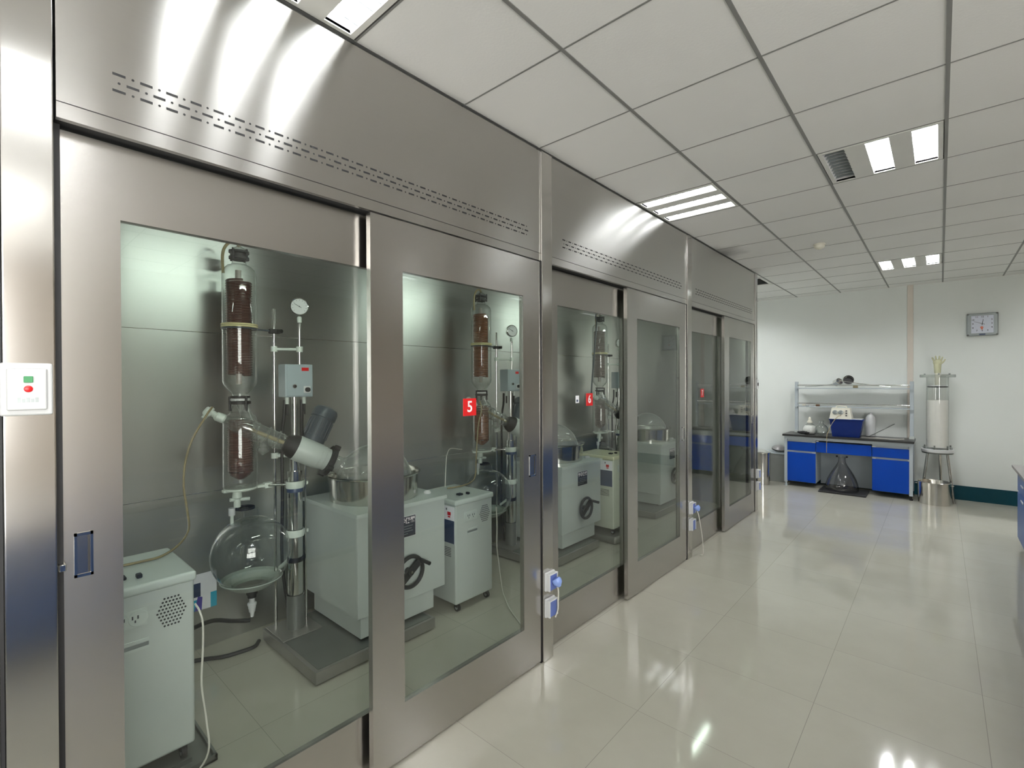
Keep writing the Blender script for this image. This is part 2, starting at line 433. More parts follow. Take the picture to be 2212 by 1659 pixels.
def thing(name, label, cat, loc, group=None):
    o = bpy.data.objects.new(name, None); o.empty_display_size = 0.1
    o.location = loc; COL.objects.link(o)
    WMAT[o] = Matrix.Translation(Vector(loc))
    return tag(o, label, cat, group)
def tag(o, label, cat, group=None):
    o['label'] = label; o['category'] = cat
    if group: o['group'] = group
    return o
def struct(o):
    o['kind'] = 'structure'; return o
def copy_tree(o, parent=None):
    c = o.copy(); COL.objects.link(c)
    WMAT[c] = WMAT[o]
    if parent is not None: c.parent = parent
    for ch in list(o.children):
        copy_tree(ch, c)
    return c
def copy_thing(o, d, label, zrot=0):
    c = copy_tree(o); c.location = Vector(o.location) + Vector(d); c['label'] = label
    WMAT[c] = Matrix.Translation(c.location)
    return c
def walk(o):
    yield o
    for ch in o.children: yield from walk(ch)
def face_mat(axis, org, scale=1.0):
    """text plane: 'x' faces +X with text running along +Y; 'y' faces -Y with text running along +X"""
    if axis == 'x': M = Matrix(((0, 0, 1), (1, 0, 0), (0, 1, 0))).to_4x4()
    else: M = Matrix(((1, 0, 0), (0, 0, -1), (0, 1, 0))).to_4x4()
    return Matrix.Translation(Vector(org)) @ M

# ------------------------------------------------------------------ the room
struct(MB().box(WLX, WNY, -0.08, WRX, WY, 0.0, FLOORM).build('floor', smooth=False))
struct(MB().box(WLX - .1, WY, -0.08, WRX + .1, WY + 0.1, 3.3, WALLM).build('wall_back', smooth=False))
struct(MB().box(WLX - .1, WNY - .1, -0.08, WLX, WY, 3.3, WALLM).build('wall_left', smooth=False))
b = MB().box(WRX, WNY - .1, -0.08, WRX + .1, -3.6, 3.3, WALLW).box(WRX, 0.0, -0.08, WRX + .1, WY, 3.3, WALLW).box(WRX, -3.6, -.08, WRX + .1, 0, .9, WALLW).box(WRX, -3.6, 2.8, WRX + .1, 0, 3.3, WALLW)
struct(b.build('wall_right', smooth=False))
b = MB().box(WLX, WNY - .1, -0.08, -1.5, WNY, 3.3, WALLM).box(5.1, WNY - .1, -0.08, WRX, WNY, 3.3, WALLM).box(-1.5, WNY - .1, -.08, 5.1, WNY, .9, WALLM).box(-1.5, WNY - .1, 2.8, 5.1, WNY, 3.3, WALLM)
struct(b.build('wall_front', smooth=False))
b = MB()  # unseen frames, made up to go with the added fill light
for k in range(5):
    x = -1.5 + 1.65 * k; b.box(x - .03, WNY - .07, .9, x + .03, WNY - .02, 2.8, WHITE)
b.box(-1.5, WNY - .07, .9, 5.1, WNY - .02, .95, WHITE).box(-1.5, WNY - .07, 2.75, 5.1, WNY - .02, 2.8, WHITE)
struct(b.build('added_window_1', smooth=False))
b = MB()  # second set of unseen frames, added where the side fill light enters
for k in range(4):
    y = -3.6 + 1.2 * k; b.box(WRX + .02, y - .03, .9, WRX + .07, y + .03, 2.8, WHITE)
b.box(WRX + .02, -3.6, .9, WRX + .07, 0, .95, WHITE).box(WRX + .02, -3.6, 2.75, WRX + .07, 0, 2.8, WHITE)
struct(b.build('added_window_2', smooth=False))
LIGHTS = [(0, -2, 'x'), (0, 3, 'x'), (2, 3, 'y'), (2, 9, 'y'), (2, -3, 'y'), (5, -3, 'y'), (5, 3, 'y'), (5, 7, 'y'), (5, 11, 'y'), (-2, 10, 'y')]  # the fixtures out of view are added to brighten the room
VENT = (-1, 9)
cells = {(c, r) for c, r, _ in LIGHTS} | {VENT}
b = MB()
b.box(WLX, WNY, CZ + 0.16, WRX, WY, CZ + 0.2, CEILM)
xs = [WLX] + [CX0 + CT * k for k in range(-2, 9)] + [WRX]
ys = [WNY] + [CY0 + CT * k for k in range(-9, 13)] + [WY]
for i in range(len(xs) - 1):
    for j in range(len(ys) - 1):
        c = round((xs[i] - CX0) / CT) if i else -3
        r = round((ys[j] - CY0) / CT) if j else -10
        if (c, r) in cells: continue
        b.quad([(xs[i], ys[j], CZ), (xs[i], ys[j + 1], CZ), (xs[i + 1], ys[j + 1], CZ), (xs[i + 1], ys[j], CZ)], CEILM)
struct(b.build('ceiling', smooth=False))
b = MB()
for k in range(-2, 9): b.box(CX0 + CT * k - .008, WNY, CZ - .003, CX0 + CT * k + .008, WY, CZ + .02, TBAR)
for k in range(-9, 13): b.box(WLX, CY0 + CT * k - .004, CZ - .002, WRX, CY0 + CT * k + .004, CZ + .02, TBAR)
struct(b.build('trim_1', smooth=False))
struct(MB().box(WLX, WY - .012, 0, WRX, WY, 0.195, TEAL).build('baseboard_back', smooth=False))
struct(MB().box(WRX - .012, WNY, 0, WRX, WY - .012, 0.195, TEAL).build('baseboard_right', smooth=False))
struct(MB().box(1.404, WY - .016, 0.195, 1.472, WY, CZ, STRIP, .002, 1).build('trim_2', smooth=False))

# ------------------------------------------------------------------ ceiling lights
LL = {(0, -2): 'recessed ceiling light at the top edge, directly above the nearest fume hood',
      (0, 3): 'recessed ceiling light with three bright strips touching the second fume hood',
      (2, 3): 'recessed ceiling light whose left louvre is dark, two others lit',
      (2, -3): 'added unseen ceiling light right above the photographer', (5, -3): 'added unseen ceiling light beside the photographer, past the right edge',
      (5, 3): 'added unseen ceiling light past the right edge, level with the second hood', (5, 7): 'added unseen ceiling light past the right edge, level with the third hood',
      (5, 11): 'added unseen ceiling light in the far right corner of the room', (-2, 10): 'added unseen ceiling light hidden behind the far end of the hoods',
      (2, 9): 'small far recessed ceiling light with three lit louvres near the back wall'}
def ceiling_light(c, r, run):
    x0, y0 = CX0 + CT * c, CY0 + CT * r
    t = thing('ceiling_light', LL[(c, r)], 'ceiling light', (x0 + .3, y0 + .3, CZ), 'recessed ceiling lights')
    def P(a, w, z):          # a runs along the tubes, w across
        return (x0 + a, y0 + w, z) if run == 'x' else (x0 + w, y0 + a, z)
    def bx(m, a0, w0, z0, a1, w1, z1, mt): m.box(*P(a0, w0, z0), *P(a1, w1, z1), mt)
    fr = MB(); z0, z1 = CZ - .004, CZ + .012
    cs = [.09, .3, .51]; hw = .055
    ed = [.012] + [v for q in cs for v in (q - hw, q + hw)] + [.588]
    for k in range(0, 8, 2): bx(fr, .012, ed[k], z0, .588, ed[k + 1], z1, LWHITE)
    for q in cs:
        bx(fr, .012, q - hw, z0, .03, q + hw, z1, LWHITE); bx(fr, .57, q - hw, z0, .588, q + hw, z1, LWHITE)
    fr.build('frame', t, smooth=False)
    for k, q in enumerate(cs):
        lit = not (c == 2 and r == 3 and k == 0)
        rf = MB()
        rf.rings([[P(.03, q - hw, CZ), P(.03, q + hw, CZ), P(.57, q + hw, CZ), P(.57, q - hw, CZ)],
                  [P(.03, q - hw * .75, CZ + .05), P(.03, q + hw * .75, CZ + .05), P(.57, q + hw * .75, CZ + .05), P(.57, q - hw * .75, CZ + .05)]], LREFL, cap1=True)
        rfo = rf.build('reflector', t, smooth=False)
        lv = MB()
        for i in range(1, 10):
            a = .03 + .054 * i
            lv.rings([[P(a - .0015, q - hw + .001, CZ + .002), P(a + .0015, q - hw + .001, CZ + .002), P(a + .003, q - hw * .8, CZ + .02), P(a - .003, q - hw * .8, CZ + .02)],
                      [P(a - .0015, q, CZ + .007), P(a + .0015, q, CZ + .007), P(a + .003, q, CZ + .02), P(a - .003, q, CZ + .02)],
                      [P(a - .0015, q + hw - .001, CZ + .002), P(a + .0015, q + hw - .001, CZ + .002), P(a + .003, q + hw * .8, CZ + .02), P(a - .003, q + hw * .8, CZ + .02)]], SILV, True, True)
        lv.build('louvre', t, smooth=False)
        tb = MB().cyl(P(.035, q, CZ + .033), P(.565, q, CZ + .033), .012, (TUBEF if (c, r) in ((2, 9), (5, 7), (-2, 10)) else TUBEL if (c, r) in ((0, -2), (0, 3), (5, 11)) else TUBEM) if lit else LREFL, seg=12)
        tb.build('tube_lamp', t)
for a in LIGHTS: ceiling_light(*a)

# ceiling vent and smoke detector
x0, y0 = CX0 + CT * VENT[0], CY0 + CT * VENT[1]
t = thing('ceiling_vent', 'dark square air vent in the ceiling beyond the last fume hood', 'vent', (x0 + .3, y0 + .3, CZ))
b = MB()
for (a0, b0, a1, b1) in ((.012, .012, .588, .05), (.012, .55, .588, .588), (.012, .05, .05, .55), (.55, .05, .588, .55)):
    b.box(x0 + a0, y0 + b0, CZ - .004, x0 + a1, y0 + b1, CZ + .02, LWHITE)
b.build('frame', t, smooth=False)
b = MB().box(x0 + .05, y0 + .05, CZ + .03, x0 + .55, y0 + .55, CZ + .034, BOXD)
for k in range(12):
    yy = y0 + .06 + k * .041
    b.quad([(x0 + .05, yy, CZ), (x0 + .55, yy, CZ), (x0 + .55, yy + .03, CZ + .022), (x0 + .05, yy + .03, CZ + .022)], BOXD)
b.build('grille', t, smooth=False)
t = thing('smoke_detector', 'round cream smoke detector on the ceiling', 'smoke detector', (.85, 5.72, CZ))
MB().lathe([(0, .052), (.012, .055), (.016, .055)], CREAM, (.85, 5.72, CZ - .001), (0, 0, -1), 28, True, True).build('mounting_base', t)
MB().lathe([(0, .047), (.018, .046), (.03, .036), (.034, .02), (.04, .012)], CREAM, (.85, 5.72, CZ - .017), (0, 0, -1), 28, True, True).build('sensor_cover', t)

# ------------------------------------------------------------------ fume hoods
def door(t, y0, y1, xf, xb, p0, p1, z0=0.012, z1=2.375, pz0=0.255, pz1=2.155, pull=None, num=None, nump=None):
    """sliding door: steel frame with its pane, pull and number plate"""
    b = MB()
    b.box(xb, y0, z0, xf, p0, z1, STEELD); b.box(xb, p1, z0, xf, y1, z1, STEELD)
    b.box(xb, p0, z0, xf, p1, pz0, STEELD); b.box(xb, p0, pz1, xf, p1, z1, STEELD)
    d = b.build('sliding_door', t, smooth=False)
    MB().box(xf - .012, p0 - .004, pz0 - .004, xf - .004, p1 + .004, pz1 + .004, PANE).build('glass_pane', d, smooth=False)
    if pull:
        ya, yb = pull
        b = MB()
        za, zb = 1.12, 1.245
        for (q0, w0, q1, w1) in ((ya, za, ya + .006, zb), (yb - .006, za, yb, zb), (ya, za, yb, za + .008), (ya, zb - .008, yb, zb)):
            b.box(xf, q0, w0, xf + .004, q1, w1, CHROME)
        b.box(xf, ya + .006, za + .008, xf + .0008, yb - .006, zb - .008, STEELP)
        b.box(xf + .0008, yb - .012, za + .01, xf + .0016, yb - .007, zb - .01, SHADOW)  # dark strip paints the shade inside the pull
        b.build('recessed_pull', d, smooth=False)
    if num:
        ya, yb = nump
        xx = xf - .004
        b = MB().box(xx, ya, 1.498, xx + .002, yb, 1.585, RED, .0006, 1)
        b.text(num, .078, TXTW, face_mat('x', (xx + .0024, (ya + yb) / 2, 1.5415)), bold=.0012)
        b.build('number_plate', d, smooth=False)
        if num == '6':  # white patch painted in place of a reflection on the pane
            MB().box(xx, ya - .128, 1.522, xx + .002, ya - .088, 1.572, PAPER, .0006, 1).box(xx + .002, ya - .12, 1.53, xx + .0023, ya - .10, 1.545, NAVY).build('reflection_patch', d, smooth=False, label='small white patch painted as a reflection')
def fume_hood(i, label, num=None, nump=None, leftpost=False):
    y0 = HY0 + HP * i; y1 = y0 + HB; ye = y1 + HP - HB
    t = thing('fume_hood', label, 'fume hood', (-.8, (y0 + y1) / 2, 0), 'row of stainless steel fume hoods')
    # header with its slotted exhaust rows
    b = MB().box(-.02, y0, 2.428, 0, y1 + .004, 3.028, STEEL)
    b.build('header_panel', t, smooth=False)
    b = MB()
    for row, z in enumerate((2.555, 2.531, 2.508)):
        for k in range(29):
            ys_ = y0 + .118 + k * .064 + (.032 if row == 1 else 0)
            if ys_ + .03 < y1 - .1:
                b.box(-.001, ys_, z - .0035, .0006, ys_ + .03, z + .0035, SHADOW)
            yd = y0 + .118 + k * .064 + (.047 if row != 1 else .015)
            if yd < y1 - .1: b.cyl((-.001, yd, z), (.0006, yd, z), .0035, SHADOW, seg=8)
    b.build('exhaust_slots', t, smooth=False, label='rows of dark slots and dots')
    MB().box(-.02, y0, 2.383, 0, y1 + .004, 2.425, STEEL).build('lower_rail', t, smooth=False)
    b = MB().box(-.14, y0, 2.384, -.022, y1, 2.40, SHADOW).box(-.018, y0, 2.4255, -.003, y1, 2.4275, SHADOW)
    b.box(-.14, y0, 2.40, -.11, y1, 2.62, SHADOW)
    b.build('door_track', t, smooth=False, label='black sliding door track')
    # structure behind
    b = MB()
    for za, zb in ((0.0, .975), (.979, 1.985), (1.989, 2.64)):
        b.box(BX - .02, y0 - .055, za, BX, ye - .061, zb, STEELB)
    b.box(BX - .0215, y0 - .055, 0, BX - .003, ye - .061, 2.64, CHROME)
    b.build('back_panel', t, smooth=False)
    MB().box(BX, y0 - .055, 2.62, -.14, ye - .061, 2.635, STEELB).build('roof_panel', t, smooth=False)
    b = MB().box(-.11, y1 + .006, 0.0, .012, ye - .006, 3.028, STEELP, .004, 2)
    b.build('post', t)
    for xa, ya, yb in ((.002, y1 - .002, y1 + .005), (-.045, y0 - .002, y0 + .011)):  # black strips put the shade of the door gaps into colour
        MB().box(-.10, ya, 0.0, xa, yb, 2.383, BLACK).build('door_gap_strip', t, smooth=False, label='black strip painting the dark door gap')
    yc = (y0 + y1) / 2
    L = MB().box(-.42, yc - .45, 2.595, -.30, yc + .45, 2.62, LWHITE).build('lamp_housing', t, smooth=False)
    MB().cyl((-.36, yc - .42, 2.578), (-.36, yc + .42, 2.578), .014, HTUBE, seg=12).build('tube_lamp', L)
    left = num if (num and nump[0] < 1) else None; right = num if (num and not left) else None
    n0 = (y0 + nump[0], y0 + nump[1]) if nump else None
    door(t, y0 + .012, y0 + 1.11, -.06, -.09, y0 + .143, y0 + .985, pull=(y0 + .034, y0 + .075), num=left, nump=n0)
    door(t, y0 + .948, y1 - .004, 0.0, -.03, y0 + 1.108, y0 + 1.925, pull=(y0 + 1.975, y0 + 2.03), num=right, nump=n0)
    MB().box(-.058, y0 - .001, 1.155, -.02, y0 + .014, 1.175, CHROME, .002, 1).build('latch', t)
    return t
fume_hood(-1, 'stainless fume hood at the left photo edge, showing only its post beside hood 5')
fume_hood(0, 'nearest stainless steel fume hood, with the red number 5 on its glass', '5', (1.465, 1.555))
fume_hood(1, 'middle stainless steel fume hood, with the red number 6 on its glass', '6', (.478, .562))
fume_hood(2, 'farthest stainless steel fume hood, with the red number 7, empty inside', '7', (.416, .505))
yend = HY0 + 3 * HP - .002
e = MB().box(BX - .02, yend, 0, -.112, yend + .012, 3.028, STEEL).box(BX - .02, HY0 - HP - .1, 0, -.112, HY0 - HP - .06, 3.028, STEEL).build('trim_3', smooth=False)
struct(e)

# switch box on the leftmost post
t = thing('switch_box', 'white switch box with a green button and red mark on the leftmost steel post', 'switch box', (.012, .094, 1.655))
MB().box(.012, .045, 1.588, .03, .142, 1.722, WHITE, .006, 3).build('box', t)
MB().box(.03, .057, 1.602, .04, .13, 1.708, WHITE, .004, 3).build('cover', t)
MB().box(.04, .087, 1.672, .045, .104, 1.688, GREEN, .001, 1).build('green_button', t, label='green push button')
MB().lathe([(0, .0085), (.002, .0085), (.003, .007)], RED, (.04, .0955, 1.656), (1, 0, 0), 16, True, True).build('red_mark', t, label='round red mark')
b = MB()
for k in range(5): b.box(.04, .076 + k * .008, 1.622, .0404, .082 + k * .008, 1.634 - .003 * (k % 2), SILV)
b.build('lettering', t, smooth=False)

# power sockets on the posts and the plugs in them
def socket(y, z, label):
    t = thing('power_socket', label, 'power socket', (.012, y, z), 'covered power sockets on the posts')
    MB().box(.012, y - .045, z - .055, .026, y + .045, z + .055, WHITE, .005, 2).build('back_plate', t)
    b = MB()
    b.box(.026, y - .041, z - .05, .052, y - .034, z + .05, WHITE, .002, 1); b.box(.026, y + .034, z - .05, .052, y + .041, z + .05, WHITE, .002, 1)
    b.box(.026, y - .034, z + .043, .052, y + .034, z + .05, WHITE, .002, 1)
    b.build('surround', t)
    MB().box(.0262, y - .034, z - .048, .048, y + .034, z + .0425, SOCKB, .003, 2).build('blue_cover', t, label='blue hinged cover')
def plug(y, z, cord, label):
    t = thing('power_plug', label, 'power plug', (.05, y, z), 'plugs with white cords')
    MB().lathe([(0, .026), (.012, .030), (.03, .027), (.044, .014), (.05, .010)], PLUGB, (.064, y, z + .016), (.5, .12, -.86), 20, True, True).build('plug_body', t, label='translucent blue plug')
    MB().tube(cord, .0042, CORDW, 8, 5).build('cord', t, label='white cord')
for i, w in ((1, 'between hoods 5 and 6'), (2, 'between hoods 6 and 7'), (3, 'at the far end of the hoods')):
    y = HY0 + HP * i - .052
    socket(y, .478, f'upper blue covered power socket on the post {w}')
    socket(y, .322, f'lower blue covered power socket on the post {w}')
yy = HY0 + HP - .052
plug(yy, .485, [(.074, yy + .006, .455), (.076, yy + .01, .42), (.066, yy + .02, .36), (.063, yy + .022, .31), (.05, yy + .015, .262)], 'blue plug with short white cord in the upper socket between hoods 5 and 6')
yy += HP
plug(yy, .485, [(.074, yy + .006, .455), (.08, yy + .03, .40), (.085, yy + .08, .25), (.085, yy + .12, .10), (.075, yy + .15, .012), (.06, yy + .12, .006)], 'blue plug with long white cord trailing to the floor between hoods 6 and 7')
t = thing('door_switch', 'small white switch plate high on the last steel post', 'switch', (.012, HY0 + 3 * HP - .05, 1.62))
MB().box(.012, HY0 + 3 * HP - .085, 1.56, .026, HY0 + 3 * HP - .015, 1.68, WHITE, .004, 2).build('plate', t)
MB().box(.026, HY0 + 3 * HP - .065, 1.60, .032, HY0 + 3 * HP - .035, 1.64, BLACK, .001, 1).build('rocker', t)

# ------------------------------------------------------------------ rotary evaporator (built for the first hood)
EC = (-1.46, 1.10)     # condenser axis
RX, RY = -1.46, 1.305  # support rod
PX, PY = -1.351, 1.385 # lift post
H0, H1 = Vector((-1.33, 1.38, 1.253)), Vector((-1.28, 1.565, 1.155))
HA = (H1 - H0).normalized()
FC = Vector((-1.20, 1.88, .985))
def evaporator():
    t = thing('rotary_evaporator', 'tall glass rotary evaporator with dark brown condenser coils inside hood 5', 'rotary evaporator', (-1.14, 1.65, 0), 'rotary evaporators in the hoods')
    b = MB().box(-1.50, 1.238, .012, -.78, 2.07, .08, BASEE, .004, 2).box(-1.48, 1.262, .0795, -.80, 2.05, .083, BASEM)
    for x in (-1.44, -.84):
        for y in (1.30, 2.0): b.cyl((x, y, 0), (x, y, .014), .025, BLACK, seg=14)
    b.build('base_plate', t)
    b = MB().box(-1.49, 1.25, .083, -1.22, 1.50, .09, BASEE, .002, 1)
    b.lathe([(.09, .052), (.30, .052), (.301, .046), (1.10, .046), (1.10, .03), (1.24, .03)], CHROME, (PX, PY, 0), seg=28, cap1=True)
    b.build('lift_post', t)
    b = MB().lathe([(.09, .054), (.305, .054)], BASEM, (PX, PY, 0), seg=28).lathe([(.0, .049), (.025, .051), (.03, .048)], NAVY, (PX, PY, .965), seg=28).lathe([(.0, .049), (.03, .049)], BLACK, (PX, PY, .515), seg=28)
    b.build('post_sleeve', t, label='dark post sleeve')
    for z in (.70, 1.012):
        b = MB().lathe([(0, .054), (.005, .056), (.04, .056), (.045, .054)], STOPC, (PX, PY, z - .022), seg=28)
        b.box(PX - .01, PY + .045, z - .012, PX + .02, PY + .08, z + .012, STOPC, .003, 1)
        b.build('post_clamp', t)
    MB().cyl((PX, PY, 1.24), (PX, PY, 1.575), .017, CHROME).build('upper_shaft', t)
    MB().cyl((RX, RY, .088), (RX, RY, 2.145), .0095, CHROME, seg=14).cyl((PX + .02, PY + .06, .088), (PX + .02, PY + .06, 1.20), .006, CHROME, seg=10).build('support_rod', t)
    MB().tube([(PX - .05, PY - .04, 1.555), (PX - .05, PY - .045, 1.45), (PX - .07, PY - .05, 1.30), (PX - .07, PY - .05, .9), (PX - .08, PY - .05, .5), (PX - .09, PY, .10)], .010, BLACK, 8, 4).tube([(PX - .03, PY + .06, 1.555), (PX - .03, PY + .062, 1.48), (PX - .05, PY + .07, 1.36), (PX - .06, PY + .08, 1.28)], .011, BLACK, 8, 4).build('power_cables', t)
    # control box
    cb = MB().box(-1.42, 1.312, 1.575, -1.315, 1.492, 1.785, BOXG, .006, 2).build('control_box', t)
    MB().box(-1.315, 1.322, 1.583, -1.310, 1.483, 1.777, BOXG, .002, 1).build('front_cover', cb)
    b = MB().box(-1.31, 1.415, 1.743, -1.3092, 1.462, 1.765, RED).build('red_display', cb, smooth=False, label='red display')
    b = MB().cyl((-1.31, 1.365, 1.645), (-1.296, 1.365, 1.645), .013, CHROME).cyl((-1.296, 1.365, 1.645), (-1.29, 1.365, 1.645), .009, BLACK).build('speed_knob', cb)
    b = MB().box(-1.31, 1.427, 1.60, -1.307, 1.472, 1.645, WHITE, .001, 1).cyl((-1.307, 1.45, 1.622), (-1.292, 1.45, 1.622), .015, BLACK).build('rotary_switch', cb)
    for y in (1.345, 1.455):
        MB().cyl((-1.365, y, 1.53), (-1.365, y, 1.575), .012, STOPC, seg=12).cyl((-1.365, y, 1.46), (-1.365, y, 1.53), .008, BLACK, seg=10).build('cable_gland', cb)
    # vacuum gauge
    g = MB().cyl((-1.37, 1.43, 1.785), (-1.37, 1.43, 2.075), .008, CHROME, seg=12).lathe([(0, .013), (.03, .015), (.04, .009)], STOPC, (-1.37, 1.43, 2.06), seg=14, cap0=True, cap1=True).build('gauge_stem', t)
    ax = Vector((.93, -.36, .05)).normalized(); gc = Vector((-1.37, 1.43, 2.163))
    dl = MB().lathe([(-.02, .045), (-.018, .056), (.012, .058), (.016, .055), (.014, .051)], CHROME, gc, ax, 32, True).build('vacuum_gauge', t)
    b = MB().lathe([(.0, .052), (.013, .052)], WHITE, gc, ax, 32, False, True)
    u = ax.cross(Vector((0, 0, 1))).normalized() * -1; w = Vector((0, 0, 1))
    p = gc + ax * .0145
    for k in range(-5, 6):
        a = k * radians(26)
        d = u * sin(a) + w * cos(a)
        b.cyl(p + d * .038, p + d * .045, .0011, DPRINT, seg=5)
    d = (u * -.85 + w * .5).normalized()
    b.cyl(p - d * .014, p + d * .036, .0015, DPRINT, seg=5).cyl(p - ax * .001, p + ax * .002, .004, DPRINT, seg=10)
    b.build('dial', dl)
    b = MB().cyl((RX, RY, 1.885), (-1.37, 1.43, 1.885), .009, STOPC, seg=10)
    b.lathe([(0, .02), (.035, .02)], STOPC, (RX, RY, 1.868), seg=14, cap0=True, cap1=True).lathe([(0, .02), (.035, .02)], STOPC, (-1.37, 1.43, 1.868), seg=14, cap0=True, cap1=True)
    b.build('crossbar', t)
    b = MB().cyl((RX, RY, 1.195), (-1.325, 1.47, 1.19), .012, STOPC, seg=10).lathe([(0, .022), (.035, .022)], STOPC, (RX, RY, 1.178), seg=14, cap0=True, cap1=True).box(-1.36, 1.40, 1.165, -1.27, 1.52, 1.20, STOPC, .006, 2)
    b.build('head_bracket', t)
    # drive head and motor
    L = (H1 - H0).length
    b = MB().lathe([(0, .078), (.006, .081), (L * .72, .081), (L * .73, .077), (L * .86, .077), (L * .87, .073), (L, .073)], GREYW, H0, HA, 36, True, True)
    b.build('drive_head', t)
    MB().lathe([(-.075, .03), (-.07, .05), (-.03, .072), (0.002, .079)], BLACK, H0, HA, 36, True).build('head_cap', t, label='black head cap')
    b = MB().lathe([(0, .078), (.003, .1), (.034, .1), (.037, .08), (.037, .058)], BLACK, H1, HA, 36, True)
    q = HA.cross(Vector((1, 0, 0))).normalized(); q2 = HA.cross(q)
    for k in range(4):
        a = k * pi / 2 + .5
        d = q * cos(a) + q2 * sin(a)
        b.cyl(H1 + HA * .002 + d * .102, H1 + HA * .038 + d * .102, .018, BLACK, seg=12)
    b.build('flask_flange', t, label='black clamping flange')
    m0, md = Vector((-1.39, 1.505, 1.24)), Vector((-.01, .115, .215)).normalized()
    b = MB().lathe([(0, .075), (.20, .075), (.203, .081)], DGREY, m0, md, 32, True)
    for k in range(16):
        a = 2 * pi * k / 16
        u1 = md.cross(Vector((1, 0, 0))).normalized(); u2 = md.cross(u1)
        d = u1 * cos(a) + u2 * sin(a)
        b.cyl(m0 + md * .07 + d * .076, m0 + md * .19 + d * .076, .004, DGREY, seg=5)
    mo = b.build('motor', t)
    MB().lathe([(.203, .082), (.25, .082), (.272, .072), (.285, .045), (.287, .0)], DGREY, m0, md, 32).build('fan_cover', mo)
    # evaporating flask
    pr = [(-.335, .062), (-.325, .056), (-.27, .056), (-.25, .066)]
    R = .25
    for k in range(1, 25):
        a = radians(18 + (180 - 18) * k / 24); pr.append((-R * cos(a), R * sin(a)))
    MB().lathe(pr, FLASKM, FC, HA, 48).build('evaporating_flask', t)
    # vapour tube and its valve
    T0 = H0 - HA * .06; T1 = Vector((-1.43, 1.055, 1.425))
    ta = (T1 - T0).normalized(); tl = (T1 - T0).length
    v = MB().lathe([(0, .036), (.03, .05), (tl * .5, .052), (tl * .62, .058), (tl * .8, .058), (tl, .045), (tl + .03, .024), (tl + .07, .02)], VAPM, T0, ta, 28)
    for q in (.06, tl * .38, tl * .60): v.torus(T0 + ta * q, ta, .054, .006, VAPM, 28, 8)
    j0 = T0 + ta * tl * .72
    v.lathe([(0, .03), (.03, .032), (.09, .03), (.13, .034)], VAPM, j0 + Vector((0, 0, .035)), Vector((EC[0], EC[1], 1.55)) - j0, 20)
    v.lathe([(0, .026), (.05, .026), (.06, .034), (.075, .034), (.08, .026), (.10, .0)], VAPM, T0 + ta * tl * .45 + Vector((0, 0, -.03)), (.25, -.15, -1), 18)
    v = v.build('vapour_tube', t)
    MB().cyl(T0 - ta * .01, T0 + ta * (tl * .75), .012, YTUBE, seg=12).build('inner_tube', v)
    b = MB().lathe([(.05, .02), (.06, .028), (.10, .027), (.11, .018)], STOPC, T1, ta, 18, True, True)
    e = T1 + ta * .10
    b.cyl(e, e + Vector((0, -.055, .045)), .018, STOPC, seg=14).cyl(e + Vector((0, -.02, .05)), e + Vector((0, -.07, -.01)), .014, STOPC, seg=12).sphere(e + Vector((0, -.05, .02)), .024, STOPC, seg=14, ring=8)
    b.build('stopcock', t)
    # upper condenser
    cx, cy = EC
    c = MB().lathe([(1.565, .04), (1.60, .042), (1.63, .07), (1.66, .09), (1.68, .0945), (2.33, .0945), (2.36, .088), (2.385, .065), (2.395, .042), (2.42, .036)], LAB, (cx, cy, 0), seg=40).build('condenser', t)
    MB().helix((cx - .008, cy), .066, .0072, 1.715, 2.295, 38, COILR).build('cooling_coil', c)
    MB().cyl((cx - .004, cy - .004, 1.66), (cx - .004, cy - .004, 2.36), .017, PALE, seg=12).build('inner_tube', c)
    b = MB()
    for z in (2.425, 2.462): b.lathe([(0, .035), (.002, .056), (.016, .056), (.018, .035)], BLACK, (cx, cy, z), seg=24)
    b.lathe([(0, .036), (.06, .036)], BLACK, (cx, cy, 2.42), seg=20)
    for k in range(4):
        a = k * pi / 2 + .6
        b.cyl((cx + .052 * cos(a), cy + .052 * sin(a), 2.42), (cx + .052 * cos(a), cy + .052 * sin(a), 2.487), .007, BLACK, seg=8)
    b.build('top_flange', t)
    MB().lathe([(2.482, .04), (2.492, .036), (2.505, .014), (2.52, .011)], LABT, (cx, cy, 0), seg=20, cap1=True).build('glass_cap', t)
    MB().tube([(cx, cy - .088, 2.33), (cx, cy - .092, 2.426), (cx, cy - .08, 2.484), (cx, cy - .05, 2.522), (cx, cy - .016, 2.528), (cx, cy + .003, 2.505)], .0085, YTUBE, 8, 5).build('top_hose', t)
    b = MB().torus((cx, cy, 2.012), (0, 0, 1), .0965, .0055, YBAND, 40, 6).torus((cx, cy, 2.024), (0, 0, 1), .0965, .0055, YBAND, 40, 6)
    b.torus((cx, cy, 2.0), (0, 0, 1), .0965, .004, DGREY, 40, 6)
    b.cyl((cx, cy + .098, 2.004), (RX, RY + .01, 2.0), .006, DGREY, seg=8)
    b.box(RX - .02, RY - .03, 1.985, RX + .02, RY + .035, 2.015, BLACK, .006, 2).cyl((RX + .02, RY + .02, 2.0), (RX + .045, RY + .03, 2.0), .013, BLACK, seg=10)
    b.build('column_clamp', t)
    b = MB().lathe([(0, .042), (.004, .06), (.018, .06), (.022, .042)], BLACK, (cx, cy, 1.535), seg=24).lathe([(0, .05), (.002, .054), (.014, .054), (.016, .05)], WHITE, (cx, cy, 1.557), seg=24).lathe([(0, .042), (.003, .055), (.014, .055)], BLACK, (cx, cy, 1.573), seg=24)
    for k in range(3):
        a = k * 2 * pi / 3 + .3
        b.cyl((cx + .055 * cos(a), cy + .055 * sin(a), 1.495), (cx + .055 * cos(a), cy + .055 * sin(a), 1.585), .008, BLACK, seg=8)
    b.build('neck_flange', t)
